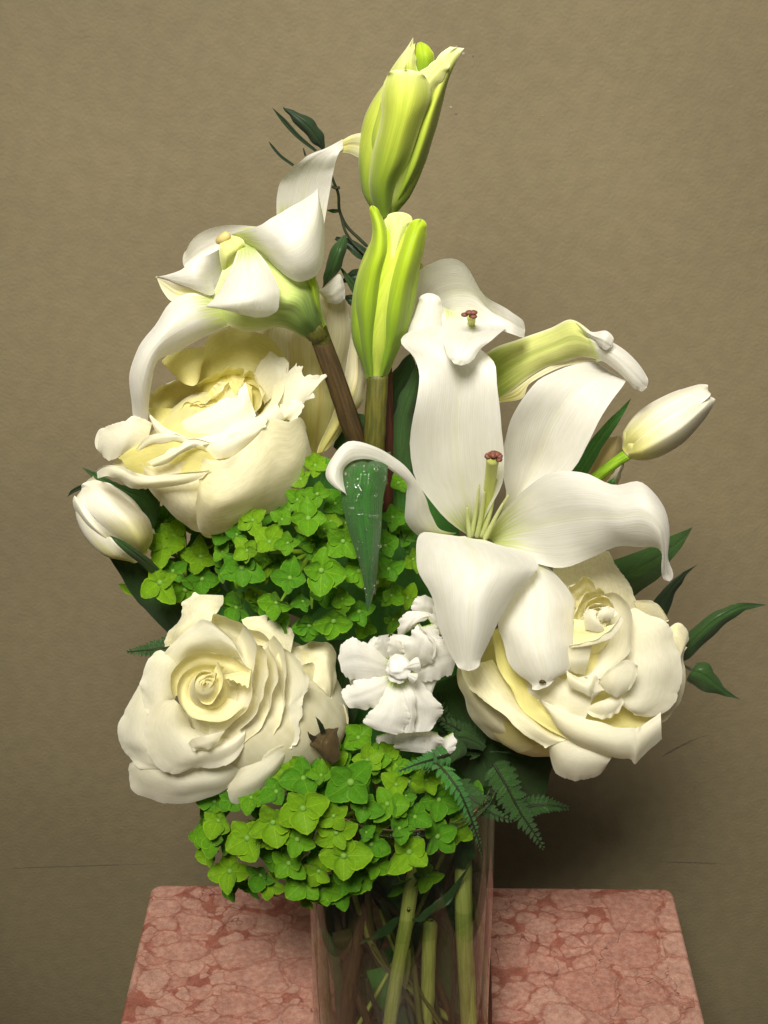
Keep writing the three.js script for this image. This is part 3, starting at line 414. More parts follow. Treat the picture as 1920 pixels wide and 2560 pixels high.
// A petal that stands round the heart: its rim runs through the points [x, y, z]; it sinks towards C by k of the way and d cm
const stand = (f, rim, C, k, d, bulge = .35, o = {}) => blade(f, rim.map(([x, y, z]) => { const ix = lerp(x, C[0], k), iy = lerp(y, C[1], k); return [x, y, ix, iy, z - d * .5 - .25 + bulge * .3, z, z - d]; }), { ...RO, ...o });
const rosePart = (t, geo, mat) => part(t, 'petal', geo, mat);
{ // lower left rose, facing the viewer
  const t = thing('white_rose', 'fully open white rose facing the viewer, lowest bloom on the left', 'rose', at(c6, 1150, 950, 0), ROSES), f = c6, B = (rows, mat = M.rose, o = {}) => rosePart(t, blade(f, rows, { ...RO, ...o }), mat), S = (rim, C, k, d, bu, mat = M.rose, o = {}) => rosePart(t, stand(f, rim, C, k, d, bu, o), mat);
  part(t, 'flower_base', spindle(f, [[1290, 960, -.6, .5], [1180, 900, .3, 2.3], [1020, 830, 1.2, 3.0], [850, 770, 2.2, 3.1], [700, 720, 3.2, 2.5], [600, 700, 4.0, 1.4], [570, 690, 4.4, .2]]), M.roseOut);
  // sheathing petals round the base, right
  B([[1190, 520, 1000, 700, 3.2, 3.2, 3], [1260, 560, 1050, 900, 3.3, 2.4, 3], [1340, 720, 1070, 1080, 3.4, 1.6, 2.8], [1335, 900, 1100, 1120, 2.8, 1, 2.4], [1230, 1060, 1150, 1110, 2, 1, 1.6]], M.roseOut);
  B([[1110, 440, 1160, 470, 1.4], [1230, 410, 1180, 560, 2.4, 1.6, 2.4], [1340, 425, 1230, 640, 3, 1.6, 2.8], [1358, 600, 1290, 700, 3, 1.8, 2.8], [1332, 752, 1325, 750, 2.4]], M.roseOut);
  B([[1340, 750, 1330, 760, 1.6], [1400, 770, 1350, 800, 1.6], [1440, 840, 1400, 850, 1.5], [1440, 905, 1.4]], M.roseOut);
  // back and top
  B([[330, 430, 520, 400, 2.6, 2.2, 3], [345, 340, 560, 330, 3, 2.2, 3], [430, 235, 620, 250, 3.1, 2.2, 2.8], [440, 165, 680, 170, 2.9, 2.0, 2.2], [510, 112, 675, 118, 2.2, 1.8, 1.8]], M.roseOut);
  S([[600, 290, 3.4], [615, 215, 3.5], [700, 235, 3.6], [800, 290, 3.8], [900, 340, 3.8], [1000, 400, 3.6], [1060, 470, 3.4]], [700, 620], .5, 2.2, .3, M.roseOut);
  B([[790, 270, 850, 420, 2.8, 2.6, 3], [900, 250, 940, 430, 3, 2.4, 3], [1010, 280, 1020, 480, 3, 2.3, 3], [1110, 360, 1080, 520, 2.8, 2.2, 2.8]], M.roseOut);
  // outermost ring, left and below
  B([[185, 640, 330, 520, 4.2, 3.8], [110, 780, 330, 760, 4.8, 4.0], [72, 860, 310, 900, 5.0, 4.0], [48, 1002, 320, 1010, 5.1, 4.0], [95, 1085, 380, 1080, 5.0, 4.0], [170, 1160, 430, 1110, 4.9, 4.2], [300, 1180, 480, 1120, 4.9, 4.4]]);
  B([[120, 1130, 300, 1080, 4.3, 3.8], [105, 1190, 330, 1090, 4.6, 3.6, 4.2], [140, 1295, 400, 1130, 4.7, 3.5, 4.4], [270, 1352, 500, 1130, 4.8, 3.5, 4.5], [420, 1382, 600, 1120, 4.9, 3.6, 4.6], [600, 1340, 720, 1100, 4.9, 3.8, 4.6], [740, 1265, 820, 1060, 4.7, 4.0, 4.4], [860, 1190, 900, 1050, 4.4, 4.0, 4.2]], M.rose, { ruf: .16 });
  B([[705, 1290, 700, 1310, 4.3], [800, 1180, 735, 1385, 5.0, 4.6, 4.2], [900, 1110, 850, 1362, 5.3, 4.9, 4.2], [980, 1060, 960, 1275, 5.3, 5.0, 4.1], [1040, 1030, 1042, 1160, 5.0, 4.8, 4.0], [1082, 1050, 4.4]], M.rose, { ruf: .05 });
  // broad open petals, left
  B([[300, 452, 430, 520, 4.7, 4.5], [232, 500, 420, 600, 5.1, 4.6, 4.4], [196, 600, 390, 700, 5.3, 4.6, 4.4], [184, 700, 380, 770, 5.3, 4.6, 4.4], [200, 800, 380, 820, 5.2, 4.7, 4.4], [235, 850, 360, 870, 5, 4.8]]);
  B([[330, 470, 420, 560, 4.9, 4.6], [390, 395, 500, 480, 5.2, 4.7, 4.2], [480, 320, 580, 470, 5.4, 4.8, 4.2], [565, 262, 680, 490, 5.6, 5.0, 4.2], [650, 312, 740, 500, 5.7, 5.2, 4.2], [725, 375, 790, 520, 5.7, 5.4, 4.3], [765, 445, 820, 545, 5.6, 5.5, 4.4], [850, 560, 840, 570, 5.4]], M.rose, { ruf: .05 });
  B([[365, 740, 430, 800, 5.6, 5.5, 5.0], [280, 765, 460, 860, 5.8, 5.4, 4.9], [228, 850, 480, 900, 6.0, 5.2, 4.8], [208, 960, 510, 930, 6.1, 5.1, 4.8], [245, 1085, 560, 960, 6.2, 5.1, 4.8], [330, 1180, 600, 980, 6.2, 5.1, 4.8], [395, 1200, 640, 980, 6.2, 5.1, 4.8], [520, 1175, 680, 970, 6.2, 5.2, 4.8], [640, 1155, 730, 960, 6.1, 5.3, 4.8], [740, 1100, 780, 930, 5.9, 5.4, 4.8], [800, 1040, 820, 900, 5.6, 5.3, 4.8]], M.rose, { ruf: .14, nick: .07, nt: 60 });
  // standing rims, right, outermost first
  B([[1050, 412, 960, 560, 4.6, 4.7, 3.4], [1130, 490, 990, 640, 4.7, 4.6, 3.4], [1186, 580, 1010, 720, 4.8, 4.5, 3.4], [1198, 680, 1010, 800, 4.9, 4.5, 3.4], [1162, 750, 990, 860, 4.9, 4.5, 3.4], [1166, 810, 970, 920, 4.9, 4.5, 3.4], [1142, 890, 940, 980, 5, 4.5, 3.4], [1132, 1018, 900, 1030, 4.9, 4.5, 3.6], [1060, 1035, 880, 1060, 4.7, 4.6, 3.8]], M.rose, { nick: .09 });
  S([[990, 360, 4.7], [1045, 440, 5.0], [1072, 540, 5.1], [1082, 640, 5.1], [1072, 740, 5.1], [1050, 850, 5.1], [1010, 960, 5.0], [965, 1075, 4.7]], [640, 720], .4, 2.0, .1);
  S([[965, 420, 4.9], [1005, 500, 5.2], [1020, 600, 5.4], [1000, 700, 5.4], [985, 800, 5.4], [930, 900, 5.3], [850, 990, 5.3], [740, 1085, 5.4]], [640, 720], .4, 2.0, .1);
  S([[880, 395, 5.2], [940, 450, 5.4], [970, 560, 5.6], [955, 660, 5.7], [920, 760, 5.7], [870, 860, 5.7], [790, 950, 5.7]], [640, 720], .4, 1.8, .1);
  S([[815, 285, 5.2], [850, 350, 5.5], [880, 470, 5.8], [888, 570, 6.0], [872, 690, 6.1], [832, 800, 6.1], [760, 890, 6.1], [660, 968, 6.1], [590, 990, 6.0]], [600, 700], .42, 1.8, .15);
  B([[690, 945, 670, 975, 6.1], [590, 970, 632, 1030, 6.3, 6.25, 6.15], [510, 985, 575, 1062, 6.35, 6.3, 6.1], [472, 1012, 520, 1066, 6.25, 6.2, 6.0], [478, 1050, 6.1]], M.rose, { round: 1, ruf: .06, nick: 0, lip: 0 });
  // inner ring and heart
  S([[365, 740, 5.8], [345, 650, 5.8], [355, 580, 5.8], [430, 490, 5.8], [520, 450, 5.8], [620, 455, 5.8], [720, 485, 5.8], [800, 522, 5.9], [848, 575, 5.8]], [590, 680], .5, 1.0, .2, M.roseHeart);
  S([[690, 545, 5.8], [620, 532, 5.9], [520, 545, 6.0], [430, 595, 6.1], [385, 680, 6.2], [392, 775, 6.3], [445, 850, 6.4], [540, 890, 6.5], [650, 896, 6.5], [735, 880, 6.4], [820, 790, 6.2]], [590, 690], .5, .9, .5, M.roseHeart, { nt: 56 });
  S([[650, 512, 6.3], [685, 600, 6.5], [683, 680, 6.6], [655, 745, 6.7], [605, 790, 6.7], [545, 785, 6.7], [497, 735, 6.6], [483, 665, 6.6], [505, 600, 6.5], [560, 562, 6.4], [610, 570, 6.3]], [575, 680], .6, .8, .5, M.roseHeart, { nt: 56 });
  B([[690, 640, 680, 600, 5.9, 6.3, 5.4], [830, 690, 850, 570, 5.9, 6.1, 5.2]], M.roseHeart, { ruf: 0 });
  S([[620, 590, 6.5], [575, 598, 6.6], [530, 630, 6.7], [512, 680, 6.8], [540, 722, 6.8], [600, 700, 6.8], [635, 640, 6.7], [645, 590, 6.6]], [570, 665], .7, .6, .5, M.roseHeart, { nt: 44 });
  S([[600, 610, 6.7], [555, 635, 6.8], [535, 680, 6.9], [560, 700, 6.9], [600, 660, 6.8]], [565, 660], .8, .4, .6, M.roseHeart);
  part(t, 'heart', spindle(f, [[600, 720, 4.4, .9], [580, 690, 5.6, .75], [565, 665, 6.5, .40], [560, 660, 6.85, .1]]), M.roseHeart);
}
{ // upper left rose, seen over its rim
  const t = thing('white_rose', 'cup shaped cream rose with frilled yellowish heart, uppermost rose on the left', 'rose', at(c3, 680, 1240, 1), ROSES), f = c3, B = (rows, mat = M.roseYellow, o = {}) => rosePart(t, blade(f, rows, { ...RO, ...o }), mat), S = (rim, C, k, d, bu, mat = M.roseYellow, o = {}) => rosePart(t, stand(f, rim, C, k, d, bu, o), mat);
  part(t, 'flower_base', spindle(f, [[690, 1245, 1, .4], [700, 1160, 1.0, 1.1], [700, 1000, 1.0, 2.0], [690, 850, .8, 2.8], [670, 720, .5, 2.9], [665, 650, .1, 2.2], [690, 570, -1.0, 1.0], [720, 470, -1.5, .9], [730, 440, -1.6, .2]]), M.roseYellow);
  // back
  B([[620, 430, 760, 520, -.8, -1, 0], [634, 240, 780, 430, -1.2, -1.4, .2], [690, 140, 800, 420, -1.5, -1.7, .2], [790, 92, 830, 400, -1.7, -1.9, .2], [905, 102, 880, 400, -1.7, -1.9, .2], [1010, 150, 940, 420, -1.6, -1.8, .2], [1090, 240, 1010, 480, -1.3, -1.6, .2], [1130, 400, 1080, 520, -1, -1, 0]], M.roseYellow, { nick: 0, ruf: .04 });
  S([[325, 560, .6], [345, 490, 0], [395, 410, -.5], [470, 370, -.8], [560, 380, -1], [650, 390, -1.1], [740, 420, -1.2]], [620, 640], .55, 2, -.3, M.roseYellow, { nick: .02 });
  B([[422, 285, 428, 296, .2], [480, 238, 490, 362, .9, .3], [560, 222, 555, 408, 1, .2, .9], [615, 210, 610, 402, .8, 0, .8], [655, 205, 640, 300, .4, -.2]], M.roseYellow, { nick: 0, ruf: .03 });
  // frilled petals at the right of the heart
  B([[930, 350, 990, 520, .5, .4, .2], [1012, 232, 1040, 480, .7, .2, .4], [1072, 258, 1070, 460, .9, .2, .4], [1118, 278, 1090, 430, .8, .2, .4], [1112, 365, 1090, 420, .6]], M.rose, { nick: .05 });
  B([[1040, 430, 1000, 600, .6, .7, .4], [1110, 345, 1060, 600, 1.1, .9, .6], [1190, 303, 1100, 600, 1.3, 1.0, .8], [1222, 352, 1130, 590, 1.4, 1.0, .9], [1325, 364, 1180, 540, 1.3, .9, .9], [1262, 420, 1190, 520, 1.3, 1, .9], [1268, 480, 1195, 505, 1.1]], M.rose, { nick: .16, ruf: .2, nt: 60 });
  B([[1080, 520, 1060, 610, 1.4, 1.3], [1180, 500, 1090, 605, 1.8, 1.5], [1200, 530, 1130, 610, 1.8, 1.5], [1178, 590, 1160, 612, 1.7]], M.rose, { nick: .06 });
  S([[600, 400, -.2], [640, 370, -.1], [700, 345, 0], [760, 315, .1], [800, 308, .2], [850, 306, .3], [884, 326, .4], [870, 400, .5]], [760, 560], .55, 1.8, .1, M.roseYellow);
  S([[870, 350, .4], [905, 330, .5], [950, 355, .6], [985, 430, .8], [985, 510, 1], [935, 575, 1.3]], [800, 560], .5, 1.8, .1, M.roseYellow);
  S([[1112, 400, .9], [1105, 470, 1.2], [1060, 540, 1.6], [990, 600, 2.1], [900, 640, 2.6], [800, 672, 3]], [760, 600], .3, 1.6, .2, M.rose);
  B([[650, 480, 700, 600, .5, .3], [730, 405, 780, 590, .8, .4], [840, 385, 860, 590, .9, .4], [915, 430, 930, 580, .7, .4]], M.roseYellow, { nick: .05 });
  B([[700, 430, 730, 560, .9, .8], [745, 395, 800, 540, 1.2, 1.0], [800, 420, 850, 520, 1.1, 1.0]], M.roseHeart, { nick: .06 });
  // heart
  S([[505, 640, 1.6], [508, 545, 1.3], [560, 497, 1.1], [640, 484, 1.1], [700, 490, 1.1]], [650, 640], .5, 1.5, 0, M.roseHeart);
  S([[545, 560, 1.5], [600, 530, 1.5], [660, 500, 1.5], [730, 460, 1.5], [760, 420, 1.4], [790, 395, 1.4], [780, 440, 1.5]], [690, 640], .4, 1.4, .1, M.roseHeart);
  B([[500, 675, 510, 700, 2.1, 2.0], [540, 612, 600, 735, 2.7, 2.2, 2.6], [640, 560, 690, 725, 2.9, 2.2, 2.8], [740, 510, 780, 700, 2.9, 2.1, 2.7], [820, 480, 850, 670, 2.7, 1.9, 2.6], [862, 440, 910, 630, 2.4, 1.7, 2.4], [884, 398, 940, 580, 2, 1.5, 2.1]], M.rose, { ruf: .04, nick: .03 });
  B([[825, 465, 880, 480, 1.8, 1.8, 1.6], [845, 430, 890, 440, 1.7], [880, 395, 886, 400, 1.6]], M.rose, { ruf: .05 });
  S([[560, 520, 1.4], [585, 500, 1.5], [640, 510, 1.6], [690, 520, 1.6]], [640, 640], .4, 1.2, .1, M.roseHeart);
  B([[335, 535, 520, 540, .9, .6], [350, 600, 520, 640, 1.5, 1.2], [420, 655, 520, 690, 2.1, 1.9]], M.roseYellow, { nick: 0 });
  // front rims
  B([[325, 535, 350, 560, 1.6], [352, 592, 385, 680, 2.6, 2.1, 2.5], [420, 650, 440, 740, 3.2, 2.8, 3.1], [500, 684, 510, 770, 3.7, 3.3, 3.5], [600, 705, 610, 790, 4, 3.6, 3.8], [700, 690, 720, 780, 4, 3.6, 3.8], [800, 652, 820, 740, 3.8, 3.4, 3.6], [900, 610, 930, 690, 3.4, 3.0, 3.2], [1000, 565, 1030, 640, 2.8, 2.5, 2.6], [1060, 515, 1100, 590, 2.2, 2, 2]], M.rose, { nick: .04 });
  B([[635, 735, 700, 830, 4.3], [740, 718, 750, 815, 4.6, 4.3], [860, 670, 830, 800, 4.4, 4.0], [980, 645, 900, 740, 3.8, 3.6], [1015, 590, 970, 670, 3.3]], M.rose, { ruf: .05 });
  // yellow inside between the rims at the front left
  B([[180, 815, 260, 930, 2.4, 2.2], [300, 740, 380, 960, 3.0, 2.6, 3.2], [430, 720, 520, 930, 3.7, 3.3, 3.8], [560, 740, 660, 880, 4.2, 3.8, 4.2], [660, 770, 740, 850, 4.4]], M.roseYellow, { ruf: .03, nick: 0 });
  B([[140, 850, 180, 815, 1.4], [250, 910, 240, 800, 1.8], [350, 925, 300, 830, 2.2], [380, 900, 350, 870, 2.2]], M.roseOut, { ruf: .04 });
  // reflexed white petals at the left
  B([[360, 620, 320, 770, 2.2], [262, 588, 250, 788, 2.6, 2.2], [222, 622, 190, 798, 2.7, 2.2], [145, 636, 128, 826, 2.4, 2], [78, 668, 72, 800, 2, 1.7], [52, 768, 1.7]], M.rose, { ruf: .12, nick: .06 });
  B([[270, 768, 280, 785, 2.7], [350, 700, 370, 740, 3.3, 3.1], [470, 685, 480, 715, 3.9, 3.7], [560, 705, 570, 730, 4.2], [690, 738, 4.2]], M.rose, { ruf: .08 });
  B([[345, 850, 372, 868, 4.2, 4], [440, 795, 465, 838, 4.8, 4.4], [540, 735, 560, 778, 4.9, 4.5], [600, 708, 640, 745, 4.6], [690, 736, 4.3]], M.rose, { ruf: .06 });
  // the cup
  B([[262, 800, 340, 985, 2.8, 2.4, 1.8], [330, 860, 400, 1060, 3.7, 3.0, 2.2], [450, 850, 500, 1160, 4.3, 3.6, 2.2], [540, 835, 580, 1225, 4.4, 3.8, 2.0], [650, 815, 660, 1240, 4.2, 3.6, 1.8]], M.roseOut, { ruf: .04, nick: 0 });
  B([[640, 815, 604, 1080, 4.9, 4.6, 4.0], [660, 822, 630, 1220, 5.2, 4.6, 2.6], [720, 835, 700, 1252, 5.6, 4.6, 2.4], [800, 815, 800, 1225, 5.6, 4.5, 2.3], [885, 752, 900, 1180, 5.4, 4.1, 2.2], [960, 680, 1000, 1130, 4.9, 3.6, 2.0], [1015, 596, 1100, 1085, 4.3, 3.0, 1.6], [1110, 616, 1190, 1010, 3.2, 2.4, 1.2], [1180, 590, 1240, 880, 2.0, 1.6, .8], [1215, 650, 1252, 780, 1, .8, .4]], M.roseOut, { ruf: .05, nick: .02, nt: 56 });
  B([[690, 880, 640, 930, 4.7], [480, 905, 470, 978, 5.0, 4.8, 4.4], [330, 918, 345, 992, 4.7, 4.2, 3.8], [250, 905, 255, 985, 4.1, 3.6, 3.2], [180, 868, 185, 945, 3.4, 3, 2.6], [98, 858, 100, 922, 2.6], [45, 890, 50, 935, 2.1]], M.rose, { ruf: .08, nick: .05 });
}
{ // lower right rose
  const t = thing('white_rose', 'large white rose with loose outer petals below the open lily on the right', 'rose', at(c5, 690, 1160, 0), ROSES), f = c5, B = (rows, mat = M.rose, o = {}) => rosePart(t, blade(f, rows, { ...RO, ...o }), mat), S = (rim, C, k, d, bu, mat = M.rose, o = {}) => rosePart(t, stand(f, rim, C, k, d, bu, o), mat);
  part(t, 'flower_base', spindle(f, [[640, 1200, -.4, .5], [720, 1110, .2, 2.4], [830, 990, .9, 3.2], [930, 890, 1.6, 3.2], [1020, 790, 2.4, 2.5], [1080, 720, 3.2, 1.4], [1100, 690, 3.6, .2]]), M.roseYellow);
  B([[385, 880, 400, 870, 2.4], [402, 1000, 470, 980, 3.2, 2.2, 3.8], [455, 1130, 560, 1060, 3.4, 1.8, 4.2], [560, 1245, 660, 1140, 3.4, 1.5, 4.4], [700, 1312, 770, 1230, 3.2, 1.5, 4.4], [850, 1325, 850, 1290, 3.4, 2.2, 4.2]], M.roseOut, { ruf: .03, nick: 0 });
  // behind
  B([[860, 620, 1330, 640, 1.2, .6], [870, 480, 1290, 490, 1.3, .6], [880, 375, 1215, 380, 1.0, .5], [950, 300, 1165, 285, .6]], M.roseOut, { ruf: .08, nick: .02 });
  B([[1290, 540, 1330, 620, .8], [1390, 545, 1400, 640, 1, .8], [1450, 600, 1455, 660, .8], [1462, 650, .7]], M.roseOut, { ruf: .06 });
  B([[1480, 700, 1450, 760, 1.6, 1.4], [1528, 668, 1490, 800, 1.8, 1.3, 2], [1578, 722, 1500, 860, 1.8, 1.2, 2], [1552, 800, 1500, 960, 1.8, 1.2, 2], [1550, 950, 1480, 1060, 1.7, 1.1, 2], [1528, 1080, 1430, 1150, 1.5, 1.0, 1.8], [1440, 1175, 1400, 1170, 1.3]], M.roseOut, { nick: .07 });
  // lower reflexed petals
  B([[830, 1215, 845, 1295, 4.6, 4.4, 4], [920, 1230, 890, 1425, 5.3, 4.6, 4.2], [1010, 1250, 975, 1473, 5.5, 4.6, 4.3], [1100, 1280, 1080, 1456, 5.4, 4.6, 4.3], [1190, 1340, 1140, 1412, 4.9, 4.6, 4.3]], M.rose, { nick: .04 });
  B([[1000, 1110, 1020, 1190, 4.2, 3.6, 4.8], [1180, 1040, 1180, 1230, 3.8, 3.0, 4.8], [1330, 1080, 1300, 1230, 3.6, 2.8, 4.6], [1445, 1095, 1410, 1210, 3.4, 2.6, 4.2]], M.roseYellow, { nick: 0 });
  B([[795, 1050, 825, 1075, 5.0], [890, 1100, 915, 1225, 5.8, 5.3, 5.0], [1040, 1160, 1050, 1315, 6.2, 5.5, 5.1], [1180, 1198, 1195, 1355, 6.3, 5.5, 5.1], [1290, 1205, 1275, 1362, 6.1, 5.3, 5.0], [1318, 1200, 1305, 1392, 6.0, 5.2, 5.0], [1345, 1190, 1345, 1345, 5.8, 5.0, 4.8], [1435, 1128, 1440, 1258, 5.0, 4.4, 4.3]], M.rose, { nick: .03, nt: 50 });
  B([[393, 885, 560, 850, 4.0, 4.0, 3], [440, 992, 640, 960, 4.5, 4.4, 3.4], [508, 1062, 710, 1060, 4.9, 4.7, 3.7], [590, 1112, 770, 1130, 5.1, 4.9, 4.0], [705, 1203, 860, 1210, 5.3, 5.0, 4.3], [790, 1270, 920, 1250, 5.2, 4.9, 4.5], [838, 1305, 950, 1262, 4.9]], M.roseOut, { nick: .05, ruf: .12 });
  B([[560, 690, 700, 700, 3.4, 3.2], [590, 880, 760, 900, 4.0, 3.8], [660, 1000, 800, 1010, 4.4, 4.3, 4.0], [720, 1112, 850, 1090, 4.7, 4.6, 4.2], [830, 1190, 900, 1160, 4.9], [950, 1252, 950, 1240, 4.9]], M.roseYellow, { nick: .02 });
  B([[700, 900, 880, 800, 3.8], [720, 1010, 1000, 880, 4.4, 4.2], [820, 1060, 1060, 960, 4.9, 4.5, 4.6], [930, 1120, 1080, 1040, 5.0, 4.8], [1040, 1165, 1065, 1100, 4.9]], M.rose, { nick: .03 });
  // right
  B([[1300, 580, 1180, 620, 3.7, 3.6], [1415, 632, 1190, 720, 4.2, 3.8, 3.9], [1475, 675, 1200, 800, 4.5, 3.9, 4.1], [1512, 760, 1210, 860, 4.7, 3.9, 4.3], [1530, 870, 1210, 920, 4.9, 4.0, 4.5], [1518, 990, 1200, 980, 5.0, 4.0, 4.6], [1480, 1075, 1190, 1020, 5.0, 4.1, 4.7], [1380, 1140, 1200, 1045, 5.0, 4.3, 4.8], [1300, 1132, 1215, 1065, 4.9, 4.5]], M.rose, { nick: .05, ruf: .14 });
  B([[1045, 1110, 1060, 1090, 4.8], [1130, 1148, 1130, 1060, 5.3, 5], [1195, 1130, 1190, 1040, 5.4, 5.1], [1245, 1065, 1220, 1030, 5.2]], M.rose, { ruf: .04 });
  // heart and the big petal wrapped round it
  S([[970, 560, 3.4], [948, 468, 2.6], [1000, 438, 2.4], [1036, 400, 2.3], [1085, 430, 2.5], [1105, 500, 2.8]], [1080, 640], .45, 1.5, .1, M.roseOut);
  B([[1000, 560, 1060, 640, 3.4, 3.8, 2.6], [1060, 512, 1080, 640, 3.4, 3.9, 2.4], [1130, 492, 1090, 660, 3.5, 4.1, 2.2], [1200, 495, 1090, 700, 3.7, 4.4, 2.0], [1265, 545, 1080, 750, 4.0, 4.8, 2.0], [1300, 640, 1060, 800, 4.2, 5.1, 2.0], [1300, 740, 1030, 850, 4.4, 5.3, 2.1], [1268, 830, 1010, 890, 4.5, 5.4, 2.3], [1210, 900, 1000, 920, 4.6, 5.4, 2.8], [1130, 955, 1000, 935, 4.8, 5.3, 3.4]], M.rose, { nick: .02, nt: 50, even: 0 });
  S([[985, 680, 4.8], [985, 600, 4.6], [1010, 545, 4.5], [1050, 500, 4.4], [1100, 485, 4.4], [1136, 482, 4.4], [1150, 520, 4.5]], [1100, 650], .5, 1.4, .1, M.roseHeart);
  S([[1030, 640, 5.2], [1035, 570, 5.0], [1080, 520, 4.9], [1140, 505, 4.9], [1185, 540, 5.0], [1195, 600, 5.2]], [1110, 640], .5, 1.3, .1, M.roseHeart);
  S([[1060, 690, 5.6], [1035, 640, 5.5], [1045, 585, 5.3], [1090, 555, 5.2], [1140, 556, 5.2], [1185, 585, 5.3], [1192, 630, 5.5], [1150, 680, 5.7]], [1110, 640], .45, 1.2, .1, M.rose, { nick: .08 });
  S([[1085, 690, 5.7], [1058, 650, 5.7], [1062, 600, 5.5], [1100, 575, 5.4], [1140, 580, 5.4], [1165, 610, 5.5], [1160, 645, 5.7]], [1110, 640], .5, 1.1, .1, M.rose, { nick: .08 });
  S([[1110, 680, 5.8], [1082, 650, 5.8], [1086, 612, 5.7], [1118, 595, 5.6], [1145, 615, 5.7], [1135, 650, 5.8]], [1112, 640], .6, 1, .1, M.rose);
  B([[1035, 610, 1045, 690, 5.6, 5.5], [1070, 590, 1090, 700, 5.9, 5.6], [1095, 620, 1130, 695, 5.9, 5.6], [1120, 660, 1142, 680, 5.7]], M.rose, { ruf: .04, nick: .06 });
  B([[1110, 600, 1100, 640, 5.7], [1150, 575, 1135, 650, 5.9, 5.6], [1195, 590, 1165, 650, 5.8, 5.5], [1200, 625, 1180, 640, 5.6]], M.rose, { ruf: .05, nick: .08 });
  part(t, 'heart', spindle(f, [[1070, 760, 3.0, .8], [1090, 690, 4.2, .7], [1105, 640, 5.0, .5], [1110, 620, 5.4, .1]]), M.roseHeart);
  B([[985, 640, 980, 770, 5.2, 5.0, 5.3], [1050, 650, 1070, 760, 5.5, 5.1, 5.6], [1100, 680, 1150, 715, 5.6, 5.3, 5.6], [1135, 690, 1200, 660, 5.5]], M.roseHeart, { ruf: .03 });
  B([[960, 770, 940, 900, 5.4, 5.5, 5.2], [1010, 772, 990, 920, 5.5, 5.7, 5], [1085, 752, 1040, 925, 5.4, 5.8, 4.6]], M.rose, { ruf: .02 });
  B([[965, 768, 972, 785, 5.7], [1085, 745, 1085, 772, 5.95], [1160, 695, 1185, 730, 5.95], [1225, 620, 1240, 640, 5.7]], M.rose, { ruf: .03, nick: .02 });
  // the waved lip below
  B([[945, 905, 960, 990, 5.6, 5.4], [1000, 945, 1010, 1010, 5.8, 5.6], [1045, 958, 1060, 1040, 5.9, 5.6], [1085, 928, 1080, 1045, 5.9, 5.5, 5.2], [1115, 955, 1075, 1070, 5.7, 5.5, 5], [1150, 1000, 1130, 1010, 5.6]], M.rose, { ruf: .05 });
  B([[1115, 965, 1125, 975, 5.5], [1180, 890, 1170, 1025, 6.0, 5.8, 5.6], [1245, 850, 1215, 1037, 6.0, 5.85, 5.6], [1300, 868, 1265, 1008, 5.9, 5.75, 5.6], [1305, 930, 5.7]], M.rose, { round: 1, ruf: .06, nick: 0 });
}

